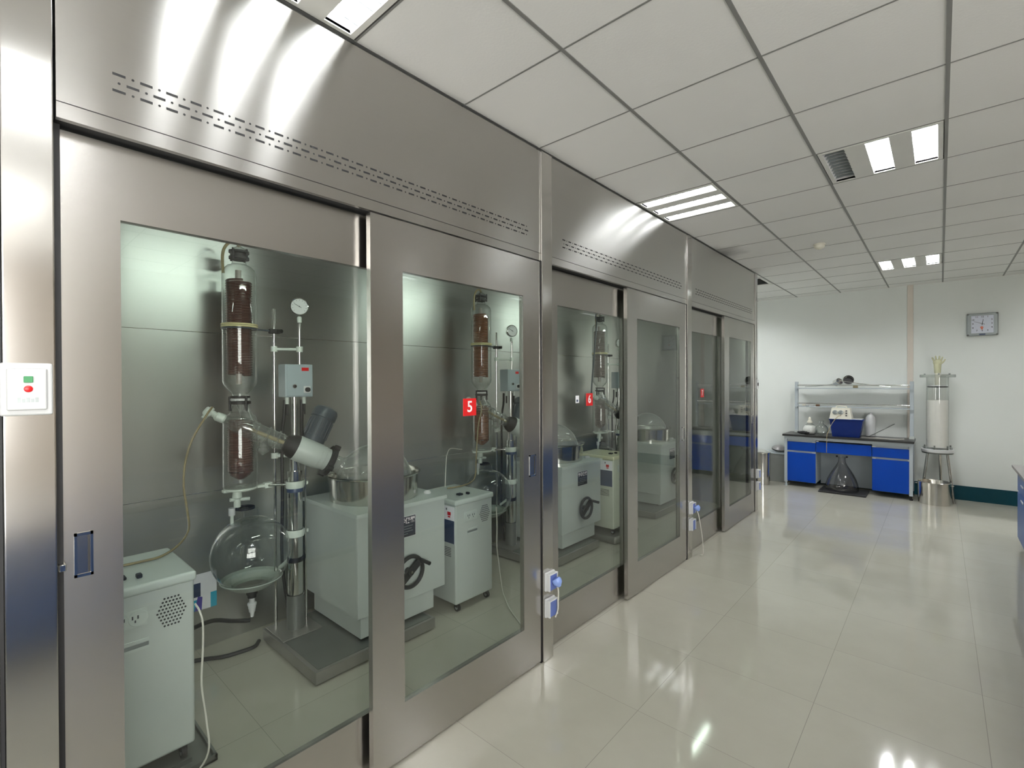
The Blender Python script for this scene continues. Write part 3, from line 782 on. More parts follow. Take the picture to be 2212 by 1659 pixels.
    # lower condenser
    c = MB().lathe([(1.03, .03), (1.031, .0945), (1.045, .0955), (1.43, .0945), (1.46, .085), (1.49, .05), (1.535, .042)], LAB, (cx, cy, 0), seg=40).build('receiving_condenser', t)
    MB().helix((cx, cy), .064, .0072, 1.12, 1.44, 22, COILR).lathe([(1.075, .02), (1.10, .055), (1.12, .064)], COILR, (cx, cy, 0), seg=22).build('cooling_coil', c)
    MB().cyl((cx + .01, cy, 1.10), (cx + .01, cy, 1.45), .013, PALE, seg=12).build('inner_tube', c)
    # arm carrying the lower column
    b = MB().box(cx - .02, cy - .10, 1.004, cx + .02, cy + .16, 1.022, STOPC, .004, 2).cyl((cx, cy + .14, 1.012), (PX, PY - .02, 1.014), .0085, CHROME, seg=10).box(cx - .018, cy + .135, .995, cx + .022, cy + .18, 1.03, STOPC, .004, 2)
    b.torus((cx, cy, 1.018), (0, 0, 1), .085, .008, STOPC, 32, 6)
    b.build('column_arm', t)
    # receiving flask
    fx, fy, fz, R = -1.43, 1.15, .612, .225
    pr = [(R + .05, .042), (R - .005, .042)]
    for k in range(25):
        a = radians(12 + 160 * k / 24); pr.append((R * cos(a), R * sin(a)))
    pr += [(-R - .01, .022), (-R - .05, .022)]
    MB().lathe(pr, LAB, (fx, fy, fz), (0, 0, 1), 48).build('receiving_flask', t)
    b = MB().lathe([(0, .048), (.002, .055), (.016, .055), (.018, .045)], BLACK, (fx - .02, fy - .03, .885), seg=20).lathe([(0, .02), (.05, .018), (.06, .028), (.10, .024)], STOPC, (cx, cy - .02, .905), seg=14, cap0=True, cap1=True)
    b.cyl((cx, cy - .06, .955), (cx, cy + .05, .945), .011, STOPC, seg=10).cyl((cx, cy - .05, .86), (cx, cy - .05, .905), .019, WHITE, seg=12).cyl((cx, cy - .05, .80), (cx, cy - .05, .86), .010, STOPC, seg=10)
    b.build('flask_valve', t)
    b = MB().lathe([(-.208, .10), (-.204, .112), (-.165, .165), (-.155, .176), (-.15, .172), (-.198, .108), (-.208, .10)], CRAD, (fx, fy, fz), seg=40)
    b.cyl((fx, fy + .17, .47), (PX, PY - .03, .54), .012, STOPC, seg=10)
    b.build('flask_cradle', t)
    b = MB().lathe([(0, .024), (.02, .026), (.022, .032), (.05, .032), (.052, .024)], BLACK, (fx, fy, .335), seg=18).lathe([(0, .010), (.03, .012), (.032, .018), (.05, .018), (.052, .022), (.07, .022), (.072, .026), (.085, .026), (.09, .02)], WHITE, (fx, fy, .215), seg=16, cap0=True, cap1=True).cyl((fx, fy, .30), (fx, fy, .34), .016, WHITE, seg=12)
    b.build('drain_valve', t)
    return t
ev = evaporator()
EV_D = (2.09, 4.20)
ev2 = copy_thing(ev, (0, EV_D[0], 0), 'rotary evaporator with orange brown coils seen through the pane numbered 5, right side')
ev3 = copy_thing(ev, (0, EV_D[1], 0), 'rotary evaporator with pale coils behind the pane numbered 6')
for e, m in ((ev2, COILO), (ev3, COILP)):
    for o in walk(e):
        if o.name.startswith('cooling_coil'):
            o.data = o.data.copy(); o.data.materials[0] = m

# ------------------------------------------------------------------ water bath cabinet under the flask
def water_bath():
    x1, x0, y0, y1 = -.85, -1.53, 1.535, 2.215
    pc = (-1.20, 1.875)
    t = thing('water_bath', 'grey heating bath cabinet with steel pot, half hidden behind the hood 5 door stile', 'heating bath', (-1.19, 1.875, .083), 'heating baths under the flasks')
    b = MB()
    b.box(x1 - .012, y0, .235, x1, y1, .855, GREYW, .004, 2); b.box(x0, y0, .235, x0 + .012, y1, .855, GREYW, .004, 2)
    b.box(x0 + .01, y0, .235, x1 - .01, y0 + .012, .855, GREYW, .003, 1); b.box(x0 + .01, y1 - .012, .235, x1 - .01, y1, .855, GREYW, .003, 1)
    b.box(x0 + .01, y0 + .01, .235, x1 - .01, y1 - .01, .245, GREYW)
    b.build('cabinet', t)
    b = MB().box(x0 + .06, y0 + .03, .10, x1 - .02, y1 - .085, .235, GREYW, .004, 2)
    b.build('plinth', t)
    b = MB()
    for x in (x0 + .12, x1 - .08):
        for y in (y0 + .08, y1 - .14): b.cyl((x, y - .012, .099), (x, y + .012, .099), .0155, BLACK, seg=14)
    b.build('wheels', t)
    MB().slab_hole(x0 - .012, y0 - .012, x1 + .014, y1 + .012, .848, .872, pc, .292, GREYWL).build('top_plate', t)
    b = MB().lathe([(1.035, .315), (1.042, .318), (1.045, .312), (1.038, .305), (1.03, .300), (.875, .290), (.66, .285), (.645, .26), (.64, .0)], POTST, (*pc, 0), seg=56)
    b.lathe([(1.035, .315), (1.028, .303), (.874, .296)], POTST, (*pc, 0), seg=56)
    b.build('pot', t)
    MB().lathe([(.872, .026), (.882, .026), (.892, .018), (.894, 0)], WHITE, (-.98, 2.165, 0), seg=18).build('filler_cap', t)
    # crank wheel
    wc = Vector((x1 + .035, 1.895, .43)); 
    b = MB().torus(wc, (1, 0, 0), .098, .0135, BLACK, 40, 8)
    d = Vector((0, .80, .60))
    p = Vector((0, -d.z, d.y))
    b.rings([[wc + d * s_ * .095 + p * w * .024 + Vector((x, 0, 0)) for (w, x) in ((-1, -.008), (1, -.008), (1, .008), (-1, .008))] for s_ in (-1, -.35, .35, 1)], BLACK, True, True)
    b.cyl(wc - Vector((.035, 0, 0)), wc + Vector((.014, 0, 0)), .022, BLACK, seg=16).cyl(wc + Vector((.014, 0, 0)), wc + Vector((.018, 0, 0)), .009, CHROME, seg=10)
    h = b.build('crank_wheel', t, label='black crank wheel')
    k = wc + d * .1
    MB().cyl(k + Vector((-.01, 0, 0)), k + Vector((.085, .012, -.01)), .0125, BLACK, seg=14).build('crank_handle', h)
    # name plate
    b = MB().box(x1, 1.792, .648, x1 + .0015, 1.966, .79, WHITE, .0005, 1).box(x1 + .0015, 1.797, .653, x1 + .002, 1.961, .785, DPRINT)
    b.text('予华仪器', .040, TXTW, face_mat('x', (x1 + .0024, 1.879, .757)), bold=.0012)
    for z, a, w in ((.722, 1.82, .12), (.705, 1.83, .10), (.688, 1.81, .13), (.672, 1.81, .09)):
        b.box(x1 + .002, a, z - .002, x1 + .0023, a + w, z + .002, SILV)
    b.build('name_plate', t, smooth=False, label='black name plate with white characters')
    return t
wb = water_bath()
copy_thing(wb, (0, 2.09, 0), 'grey heating bath cabinet behind the left door of hood 6, glass dome above it')
copy_thing(wb, (0, 4.20, 0), 'farthest heating bath cabinet, behind the right door of hood 6')

# ------------------------------------------------------------------ cooling circulators
def circulator():
    x1, x0, y0, y1 = -.83, -1.27, 2.30, 2.68
    t = thing('cooling_circulator', 'pale grey circulator on casters between two heating baths, behind the right pane of hood 5', 'circulator', (-1.05, 2.49, 0), 'cooling circulators in the hoods')
    MB().box(x0, y0, .058, x1, y1, .78, GREYW, .014, 3).build('body', t)
    b = MB().box(x0 - .008, y0 - .008, .772, x1 + .01, y1 + .008, .815, GREYWL, .014, 3)
    l = b.build('lid', t)
    MB().box(x1 - .13, y0 + .12, .815, x1 - .09, y0 + .16, .828, BLACK, .003, 1).box(x1 - .10, y0 + .19, .815, x1 - .07, y0 + .21, .832, BLACK, .003, 1).build('switches', l)
    b = MB()
    hy, hz, s = y1 - .085, .668, .0125
    for r in range(-4, 5):
        n = 9 - abs(r)
        for k in range(n):
            yy = hy + (k - (n - 1) / 2) * s; zz = hz + r * s * 1.15
            b.cyl((x1 - .001, yy, zz), (x1 + .0006, yy, zz), .0042, SHADOW, seg=8)
    b.build('vent_holes', t, label='hexagonal field of round vent holes')
    b = MB().box(x1, y0 + .085, .645, x1 + .004, y0 + .21, .715, GREYWL, .0, 1)
    for q in (y0 + .115, y0 + .18): b.lathe([(0, .035), (.006, .032)], GREYWL, (x1, q, .68), (1, 0, 0), 20, False, True)
    for q in (y0 + .125, y0 + .17):
        for dq in (-.009, .009): b.box(x1 + .006, q + dq - .0025, .678, x1 + .0068, q + dq + .0025, .692, DPRINT)
        b.box(x1 + .006, q - .0025, .664, x1 + .0068, q + .0025, .674, DPRINT)
    b.build('outlet_panel', t)
    b = MB().box(x1, y0 + .115, .575, x1 + .002, y0 + .215, .588, GREYWL).box(x1, y0 + .115, .553, x1 + .0015, y0 + .215, .572, SILV).box(x1, y0 + .115, .545, x1 + .002, y0 + .215, .556, GREYWL)
    b.build('label_slot', t, smooth=False)
    # operating panel on the side towards the evaporator
    b = MB().box(x0 + .04, y0 - .002, .50, x1 - .012, y0, .765, PAPER).box(x0 + .04, y0 - .003, .50, x1 - .012, y0 - .002, .665, NAVY).box(x1 - .085, y0 - .003, .70, x1 - .05, y0 - .002, .725, RED).box(x1 - .08, y0 - .0034, .685, x1 - .055, y0 - .002, .695, RED)
    b.box(x1 - .10, y0 - .0034, .735, x1 - .09, y0 - .002, .75, DPRINT)
    b.build('operating_panel', t, smooth=False, label='white and navy operating panel with a red mark')
    b = MB()
    for k in range(6): b.box(x0 + .06, y0 - .001, .40 + k * .012, x1 - .05, y0 + .002, .404 + k * .012, SHADOW)
    b.build('side_vent', t, smooth=False)
    for x in (x0 + .05, x1 - .03):
        for y in (y0 + .04, y1 - .04):
            w = MB().cyl((x, y - .010, .026), (x, y + .010, .026), .026, BLACK, seg=18).cyl((x, y - .011, .026), (x, y + .011, .026), .014, SILV, seg=14)
            w.box(x - .012, y - .014, .03, x + .012, y + .014, .06, BLACK, .002, 1)
            w.build('caster', t)
    return t
cc = circulator()
c1 = copy_thing(cc, (.15, -2.035, .032), 'pale grey circulator with hexagonal vent holes at the left, nearest to the camera')
c3 = copy_thing(cc, (.08, 2.09, .075), 'yellowed circulator on a steel tray behind the left pane of hood 6')
for o in walk(c3):
    if o.name.split('.')[0] in ('body', 'lid'):
        o.data = o.data.copy()
        o.data.materials[0] = YELB if o.name.startswith('body') else YELW
b = MB().box(-1.16, .22, .004, -.62, .712, .012, BASEM)
b.box(-1.16, .22, .004, -1.15, .712, .03, BASEM).box(-.63, .22, .004, -.62, .712, .03, BASEM).box(-1.16, .22, .004, -.62, .23, .03, BASEM).box(-1.16, .702, .004, -.62, .712, .03, BASEM)
b.box(-1.12, .26, 0.0, -.66, .67, .006, BLACK).box(-1.10, .28, .011, -.68, .63, .0315, BASEM)
tag(b.build('drip_tray', smooth=False), 'dark flat tray under the nearest circulator', 'tray')
b = MB().box(-1.24, 4.33, .0, -.69, 4.84, .074, BASEE, .03, 4)
tag(b.build('steel_tray'), 'rounded steel tray under the yellowed circulator', 'tray')

# hoses and cords inside the hoods
b = MB().tube([(-1.45, .945, 1.525), (-1.41, .90, 1.475), (-1.4, .828, 1.347), (-1.4, .794, 1.22), (-1.4, .786, 1.09), (-1.38, .795, .97), (-1.25, .77, .885), (-1.09, .69, .86), (-.97, .59, .8555), (-.955, .51, .8555), (-.96, .42, .8555), (-.99, .34, .8555)], 0.0058, HOSE, 10, 5)
tag(b.build('water_hose'), 'thin brownish hose from the glass evaporator to the nearest circulator', 'hose')
b = MB().tube([(-1.25, 2.96, 1.50), (-1.2, 2.932, 1.43), (-1.2, 2.892, 1.289), (-1.2, 2.868, 1.05), (-1.2, 2.86, .90), (-1.17, 2.80, .84), (-1.13, 2.66, .826), (-1.15, 2.5, .8245)], 0.0058, HOSE, 10, 5)
tag(b.build('water_hose'), 'pale hose hanging beside the red number 5, down to the circulator on casters', 'hose')
b = MB().tube([(-1.30, 2.62, 1.05), (-1.24, 2.56, .95), (-1.21, 2.53, .86), (-1.20, 2.52, .825)], .003, CORDW, 8, 5)
b.tube([(-1.30, 2.62, 1.05), (-1.40, 2.75, 1.09), (-1.44, 2.92, 1.06)], .003, CORDW, 8, 5)
tag(b.build('thin_tube'), 'thin white tube curving up behind the circulator on casters', 'tube')
b = MB().tube([(-1.45, 5.27, 2.53), (-1.46, 5.21, 2.50), (-1.42, 5.16, 2.38), (-1.40, 5.08, 2.05), (-1.38, 5.0, 1.75), (-1.36, 4.93, 1.45)], .009, DGREY, 8, 5)
tag(b.build('vacuum_hose'), 'dark hose hanging from the top of the pale coil evaporator', 'hose')
def cord(pts, label, m=CORDW, r=.0042, name='power_cord', cat='cord', parent=None):
    o = MB().tube(pts, r, m, 8, 5).build(name, parent)
    if parent is None: tag(o, label, cat)
    else: o['label'] = label
cord([(-.70, .652, .69), (-.655, .656, .672), (-.64, .664, .62), (-.64, .664, .51), (-.64, .658, .354), (-.63, .672, .20), (-.60, .67, .07), (-.585, .60, .008), (-.60, .50, .006), (-.56, .38, .006)], 'white cord hanging down the front of the nearest circulator', parent=c1)
cord([(-.80, 2.692, .70), (-.795, 2.694, .55), (-.80, 2.696, .40), (-.79, 2.71, .25), (-.775, 2.73, .06), (-.74, 2.72, .007), (-.60, 2.615, .006), (-.40, 2.50, .006), (-.26, 2.43, .006), (-.16, 2.39, .006)], 'white cord falling beside the circulator and along the hood floor', parent=cc)
cord([(-1.10, .668, .36), (-1.3, .76, .31), (-1.45, .93, .262), (-1.45, 1.04, .222), (-1.44, 1.11, .200), (-1.435, 1.14, .194)], 'black hose running from the nearest circulator to the flask drain', BLACK, .012, 'drain_hose', 'hose')
cord([(-1.60, .70, .012), (-1.55, .88, .012), (-1.476, .996, .012), (-1.452, 1.091, .012), (-1.45, 1.17, .012), (-1.50, 1.215, .012)], 'black hose lying on the hood floor beside the base plate', BLACK, .012, 'floor_hose', 'hose')
# notice card leaning at the back of the hood
t = thing('notice_card', 'white and blue printed card on the back panel left of the glass flask', 'card', (BX, .96, .245))
y0, y1, z0, z1 = .80, 1.035, .245, .472
MB().box(BX + .001, y0, z0, BX + .004, y1, z1, PAPER).build('card', t, smooth=False)
b = MB().box(BX + .004, y1 - .035, z0, BX + .0046, y1, z0 + .095, CYAN).box(BX + .004, y0, z0, BX + .0046, y0 + .14, z0 + .07, CYAN)
b.quad([(BX + .0048, y0 + .11, z0), (BX + .0048, y0 + .15, z0), (BX + .0048, y0 + .155, z0 + .08), (BX + .0048, y0 + .13, z0 + .09)], PURP)
b.box(BX + .004, y0 + .03, z1 - .14, BX + .0046, y1 - .09, z1 - .055, NAVY)
b.build('print', t, smooth=False)

# ------------------------------------------------------------------ far laboratory bench
def lab_bench():
    t = thing('lab_bench', 'blue laboratory bench with black worktop against the back wall', 'lab bench', (.7, 8.85, 0))
    yf, yb = 8.64, 9.08
    MB().box(-.11, 8.56, .79, 1.50, yb + .02, .82, TOPB, .004, 2).build('worktop', t)
    b = MB().box(-.09, 8.60, .745, 1.485, 8.64, .79, BGREY).box(-.09, 9.04, .745, 1.485, yb, .79, BGREY)
    b.box(-.09, 8.64, .76, -.06, 9.04, .79, BGREY).box(1.455, 8.64, .76, 1.485, 9.04, .79, BGREY)
    for x in (-.09, 1.445):
        for y in (8.605, 9.04): b.box(x, y, .06, x + .04, y + .04, .745, BGREY)
    b.build('frame', t, smooth=False)
    for x in (-.07, 1.465):
        for y in (8.625, 9.06): MB().lathe([(0, .022), (.02, .022), (.022, .012), (.06, .012)], BGREY if x < 0 else BLACK, (x, y, 0), seg=14, cap0=True, cap1=True).build('foot', t)
    def unit(x0, x1):
        MB().box(x0, yf, .075, x1, yb - .02, .745, BGREY, .002, 1).build('carcass', t, smooth=False)
        d = MB().box(x0 + .002, yf - .02, .08, x1 - .002, yf - .001, .535, BLUE, .002, 1).build('door', t, smooth=False)
        MB().box(x0 + .002, yf - .025, .537, x0 + .045, yf - .018, .552, WHITE, .002, 1).box(x1 - .045, yf - .025, .537, x1 - .002, yf - .018, .552, WHITE, .002, 1).build('clip', d)
        d = MB().box(x0 + .002, yf - .02, .565, x1 - .002, yf - .001, .70, BLUE, .002, 1).build('drawer', t, smooth=False)
        MB().box(x0 + .002, yf - .025, .702, x0 + .045, yf - .018, .716, WHITE, .002, 1).box(x1 - .045, yf - .025, .702, x1 - .002, yf - .018, .716, WHITE, .002, 1).build('clip', d)
    unit(-.085, .335); unit(1.03, 1.475)
    d = MB().box(.34, yf - .02, .562, 1.025, yf - .001, .72, BLUE, .002, 1).box(.34, yf, .562, 1.025, yf + .3, .72, BGREY).build('drawer', t, smooth=False)
    MB().box(.342, yf - .025, .722, .375, yf - .018, .735, WHITE, .002, 1).build('clip', d)
    MB().box(.336, yb - .04, .02, 1.029, yb - .02, .745, BGREY).build('back_board', t, smooth=False)
    # shelf rack
    for x in (.0, 1.44):
        b = MB().box(x, 8.90, .82, x + .045, 8.94, 1.645, BGREY, .003, 1).box(x - .008, 8.89, .82, x + .053, 8.95, .86, GREYW, .003, 1)
        b.box(x + .005, 8.865, 1.525, x + .04, 9.06, 1.545, BGREY).box(x + .005, 8.865, 1.235, x + .04, 9.06, 1.255, BGREY)
        b.build('shelf_post', t, smooth=False)
    for z in (1.545, 1.255):
        MB().box(.03, 8.875, z - .012, 1.455, 9.05, z, BGREY, .002, 1).build('shelf', t, smooth=False)
        MB().cyl((.04, 8.88, z + .045), (1.445, 8.88, z + .045), .008, CHROME, seg=12).build('guard_rail', t)
    return t
lab_bench()
# vacuum pump on the bench
t = thing('vacuum_pump', 'cream topped vacuum pump with two gauges on a dark blue tank on the bench', 'vacuum pump', (.72, 8.83, .82))
ya, yb = 8.62, 8.855
def loft(b, lo, hi, m, cap0=True, cap1=True):
    (x0, y0, z0, x1, y1), (u0, v0, z1, u1, v1) = lo, hi
    b.rings([[(x0, y0, z0), (x1, y0, z0), (x1, y1, z0), (x0, y1, z0)], [(u0, v0, z1), (u1, v0, z1), (u1, v1, z1), (u0, v1, z1)]], m, cap0, cap1); return b
b = loft(MB(), (.545, ya + .03, .822, .88, yb - .02), (.515, ya, 1.075, .925, yb), BLUED)
b.box(.505, ya - .008, 1.07, .935, yb + .008, 1.085, BLUED, .003, 1)
b.build('tank', t, smooth=False)
MB().box(.78, ya, 1.085, .915, yb, 1.092, WHITE, .002, 1).build('tank_lid', t)
b = loft(MB(), (.51, ya + .01, 1.085, .79, yb - .03), (.535, ya + .03, 1.235, .765, yb - .05), CREAM)
b.box(.535, ya + .03, 1.233, .765, yb - .05, 1.25, CREAM, .006, 2)
h = b.build('pump_head', t, smooth=False)
MB().tube([(.585, 8.735, 1.245), (.59, 8.735, 1.27), (.62, 8.735, 1.275), (.68, 8.735, 1.275), (.71, 8.735, 1.27), (.715, 8.735, 1.245)], .008, CREAM, 8, 4).build('carry_handle', h)
for x in (.583, .655):
    yy = ya + .018
    MB().lathe([(0, .033), (.008, .033), (.010, .030)], SILV, (x, yy, 1.185), (0, -1, .1), 24, True, True).cyl((x, yy - .011, 1.19), (x + .014, yy - .011, 1.20), .0015, DPRINT, seg=5).build('pressure_gauge', h)
for z in (1.21, 1.175, 1.14):
    MB().cyl((.724, ya + .03, z), (.724, ya - .002, z), .010, DPRINT, seg=12).build('nozzle', h)
b = MB().tube([(.66, 8.625, 1.14), (.62, 8.595, 1.12), (.56, 8.57, 1.03), (.51, 8.55, .90), (.492, 8.545, .82), (.49, 8.54, .70), (.488, 8.545, .58)], .0045, HOSE, 8, 5)
tag(b.build('pump_tube'), 'clear tube hanging from the vacuum pump over the bench edge', 'tube')
# bottles, flask, cloth and cable on the worktop
t = thing('round_bottle', 'squat white filled glass bottle with cream cap on the bench, left', 'bottle', (.225, 8.80, .82))
MB().lathe([(.822, .06), (.83, .085), (.86, .102), (.90, .100), (.94, .085), (.975, .05), (.985, .034), (1.01, .03)], LAB, (.225, 8.80, 0), seg=32, cap0=True).build('glass_body', t)
MB().lathe([(.825, .055), (.835, .082), (.86, .098), (.90, .0965), (.94, .08), (.955, .068), (.956, .0)], WCONT, (.225, 8.80, 0), seg=32, cap0=True).build('white_contents', t, label='white powder filling')
MB().lathe([(.995, .036), (1.02, .036), (1.03, .024), (1.07, .018), (1.08, .014), (1.09, .006)], CREAM, (.225, 8.80, 0), seg=20, cap0=True, cap1=True).build('cap', t, label='cream cap')
pr = [(1.045, .034), (1.04, .03), (1.0, .03)] + [(.91 + .088 * cos(a), .088 * sin(a)) for a in [radians(22 + 150 * k / 16) for k in range(17)]]
b = MB().lathe(pr, LABT, (.40, 8.70, 0), seg=32)
tag(b.build('round_flask'), 'clear round flask beside the dark blue vacuum pump tank', 'flask')
b = MB()
b.sphere((.165, 8.645, .8455), .075, CLOTH, 1.1, .55, .27, 20, 10)
for v in b.bm.verts: v.co += Vector((random.uniform(-.006, .006), random.uniform(-.004, .004), random.uniform(0, .012)))
tag(b.build('cloth'), 'crumpled black cloth on the left end of the worktop', 'cloth')
b = MB().lathe([(.822, .055), (.83, .062), (1.10, .060), (1.13, .045), (1.15, .025), (1.175, .025), (1.18, .0)], JUG, (.985, 8.955, 0), seg=24, cap0=True)
tag(b.build('white_jug'), 'white plastic bottle behind the right side of the vacuum pump', 'bottle')
cord([(.90, 8.70, .8275), (1.0, 8.68, .8275), (1.12, 8.70, .8275), (1.22, 8.68, .8275), (1.32, 8.72, .8275), (1.38, 8.80, .8275)], 'white cable lying on the worktop right of the pump', CORDW, .005, 'cable')
b = MB().cyl((.98, 8.84, .833), (1.26, 9.07, 1.015), .006, BASEM, seg=8)
tag(b.build('metal_rod'), 'thin dark rod leaning against the wall on the bench', 'rod')
# ladles on the top shelf
def ladle(c, r, h, ax, handle, label, inner):
    t = thing('ladle', label, 'ladle', c, 'long handled ladles on the top shelf')
    a = Vector(ax).normalized()
    MB().lathe([(0, r * .9), (.004, r), (h, r), (h, r - .003), (.006, r - .004), (.006, 0)], CHROME, Vector(c), a, 28, True).build('cup', t)
    MB().lathe([(.0062, r - .005), (.007, .0)], inner, Vector(c), a, 24).build('cup_bottom', t)
    MB().tube(handle, .0065, CHROME, 8, 3).build('handle', t)
ladle((.545, 8.975, 1.622), .052, .085, (.55, -.55, .28), [(.60, 8.93, 1.66), (.70, 8.94, 1.64), (.95, 8.94, 1.60), (1.22, 8.95, 1.566)], 'shiny steel ladle lying on the top shelf, cup to the left', CHROME)
ladle((.70, 9.04, 1.655), .072, .07, (.15, -.95, .25), [(.64, 9.01, 1.665), (.56, 9.03, 1.62), (.35, 9.02, 1.58), (.12, 9.02, 1.563)], 'steel ladle with dark open bowl on the top shelf, behind the shiny one', BLACK)
b = MB().lathe([(0, .03), (.01, .032), (.035, .03), (.04, .022)], HOSE, (.80, 8.95, 1.547), seg=16, cap0=True, cap1=True)
tag(b.build('rubber_stopper'), 'small yellowish stopper on the top shelf beside the ladles', 'stopper')
for x, m, l in ((.10, CREAM, 'small cream block at the left end of the middle shelf'), (.21, WHITE, 'small white block second from the left on the middle shelf'), (.29, BROWN, 'small brown block beside the white one on the middle shelf')):
    tag(MB().box(x, 8.90, 1.256, x + .05, 8.95, 1.284, m, .004, 2).build('small_block'), l, 'block', 'small blocks on the middle shelf')
# big glass bell under the bench
b = MB().box(.40, 8.40, 0, .98, 8.86, .022, BLACK, .003, 1)
tag(b.build('rubber_mat'), 'black rubber mat on the floor under the bench', 'mat')
t = thing('glass_bell', 'large clear conical glass vessel standing on the black mat under the bench', 'glass vessel', (.665, 8.655, .022))
MB().lathe([(.024, .205), (.03, .208), (.10, .205), (.18, .185), (.26, .15), (.34, .105), (.40, .068), (.44, .05), (.48, .044), (.515, .048), (.52, .062)], BELLM, (.665, 8.655, 0), seg=44).build('glass_body', t)
b = MB()
for a in (0, pi): b.lathe([(0, .012), (.022, .014)], BLACK, (.665 + .062 * cos(a), 8.655, .512), seg=10, cap0=True, cap1=True)
b.build('clips', t)
# chromatography column on its stool
CX, CY = 1.737, 8.86
t = thing('glass_column', 'wide glass column filled with white silica beside the bench', 'glass column', (CX, CY, .715))
MB().lathe([(.74, .118), (1.70, .118)], LAB, (CX, CY, 0), seg=44).build('glass_tube', t)
MB().lathe([(.742, .113), (1.385, .113), (1.386, 0)], SILICA, (CX, CY, 0), seg=40, cap0=True).build('silica_fill', t, label='white silica packing')
MB().lathe([(1.562, .11), (1.578, .112), (1.578, 0)], BLACK, (CX, CY, 0), seg=36, cap0=True).lathe([(1.579, .105), (1.592, .1), (1.592, 0)], WHITE, (CX, CY, 0), seg=36).build('piston_disc', t)
MB().cyl((CX, CY, 1.592), (CX, CY, 1.86), .028, CREAM, seg=20).build('piston_rod', t)
b = MB().lathe([(1.70, .185), (1.704, .188), (1.735, .188), (1.738, .185), (1.738, .03)], LABT, (CX, CY, 0), seg=40).lathe([(1.70, .03), (1.70, .185)], LABT, (CX, CY, 0), seg=40)
for k in range(3): b.cyl((CX + .15 * cos(k * 2.1 + .6), CY + .15 * sin(k * 2.1 + .6), 1.735), (CX + .15 * cos(k * 2.1 + .6), CY + .15 * sin(k * 2.1 + .6), 1.755), .01, SILV, seg=8)
b.build('top_plate', t)
b = MB().lathe([(.715, .155), (.74, .155), (.742, .119)], LABT, (CX, CY, 0), seg=40)
for k in range(6): b.cyl((CX + .14 * cos(k * pi / 3 + .3), CY + .14 * sin(k * pi / 3 + .3), .715), (CX + .14 * cos(k * pi / 3 + .3), CY + .14 * sin(k * pi / 3 + .3), .768), .009, BASEM, seg=8)
b.build('base_flange', t)
t = thing('stool_stand', 'steel tripod stand with round white top carrying the glass column', 'stand', (CX, CY, 0))
MB().lathe([(.672, .16), (.674, .172), (.713, .176), (.715, .172), (.715, 0)], WHITE, (CX, CY, 0), seg=44).lathe([(.655, .14), (.655, .165), (.674, .168)], BASEM, (CX, CY, 0), seg=44).build('stand_top', t)
for a in (-2.75, -.42, 1.35):
    MB().cyl((CX + .11 * cos(a), CY + .11 * sin(a), .66), (CX + .185 * cos(a), CY + .185 * sin(a), 0), .016, POTST, seg=14).build('leg', t)
t = thing('steel_pot', 'steel pot on the floor between the legs of the column stand', 'pot', (1.70, 8.62, 0))
b = MB().lathe([(0, 0), (0, .165), (.006, .17), (.292, .172), (.296, .177), (.30, .173), (.29, .168), (.01, .165), (.01, 0)], POTST, (1.705, 8.605, 0), seg=48)
b.build('pot_body', t)
for a in (0.1, pi): MB().torus((1.705 + .174 * cos(a), 8.605, .26), (0, 0, 1), .022, .004, CHROME, 12, 6, -pi / 2 + a - pi / 2, pi / 2 + a - pi / 2).build('handle', t)
# rubber glove over the column's rod
b = MB()
gx, gy = CX, CY
b.tube([(gx, gy, 1.76), (gx, gy, 1.80), (gx, gy, 1.85), (gx, gy, 1.89)], [.033, .034, .036, .036, .037, .038, .04, .04, .04], GLOVE, 16, 3)
b.sphere((gx, gy, 1.905), .046, GLOVE, 1.05, .62, .95, 20, 12)
for dx, ln, tilt in ((-.033, .062, -.38), (-.012, .078, -.13), (.012, .076, .12), (.032, .064, .34)):
    p0 = Vector((gx + dx, gy, 1.92)); d = Vector((sin(tilt), 0, cos(tilt)))
    b.tube([p0, p0 + d * ln * .5 + Vector((0, -.004, 0)), p0 + d * ln + Vector((0, -.012, 0))], [.0115, .011, .0105, .010, .0095, .009, .007], GLOVE, 10, 3)
b.tube([(gx + .03, gy - .01, 1.885), (gx + .06, gy - .02, 1.915), (gx + .078, gy - .025, 1.95)], [.013, .012, .0115, .011, .010, .009, .008], GLOVE, 10, 3)
tag(b.build('rubber_glove'), 'yellowish rubber glove pulled over the rod on top of the glass column', 'glove')
# bin, box and basin at the left of the bench
t = thing('trash_bin', 'tall round steel bin partly hidden behind the last fume hood', 'bin', (-.385, 8.47, 0))
MB().lathe([(0, .112), (.02, .112), (.022, .118), (.50, .122), (.503, .118)], POTST, (-.385, 8.47, 0), seg=40, cap0=True).build('body', t)
MB().lathe([(.503, .127), (.515, .128), (.522, .12), (.56, .04), (.565, 0)], CHROME, (-.385, 8.47, 0), seg=40, cap0=True).build('lid', t)
t = thing('storage_box', 'dull grey box against the back wall left of the blue bench', 'box', (-.45, 8.97, 0))
MB().box(-.85, 8.83, 0, -.02 - .10, 9.11, .455, BOXD, .004, 2).build('box', t)
MB().box(-.86, 8.82, .455, -.01 - .10, 9.115, .475, BGREY, .003, 1).build('lid', t)
b = MB().lathe([(0, .0), (.002, .05), (.022, .085), (.045, .105), (.05, .11), (.054, .106)], BASINM, (-.235, 8.95, .58), (-.12, .22, -1), 36)
b.lathe([(.046, .1105), (.062, .112), (.066, .108), (.066, .0)], BLACK, (-.235, 8.95, .58), (-.12, .22, -1), 36)
tag(b.build('steel_basin'), 'upturned steel basin with black rim on the grey box left of the bench', 'basin')

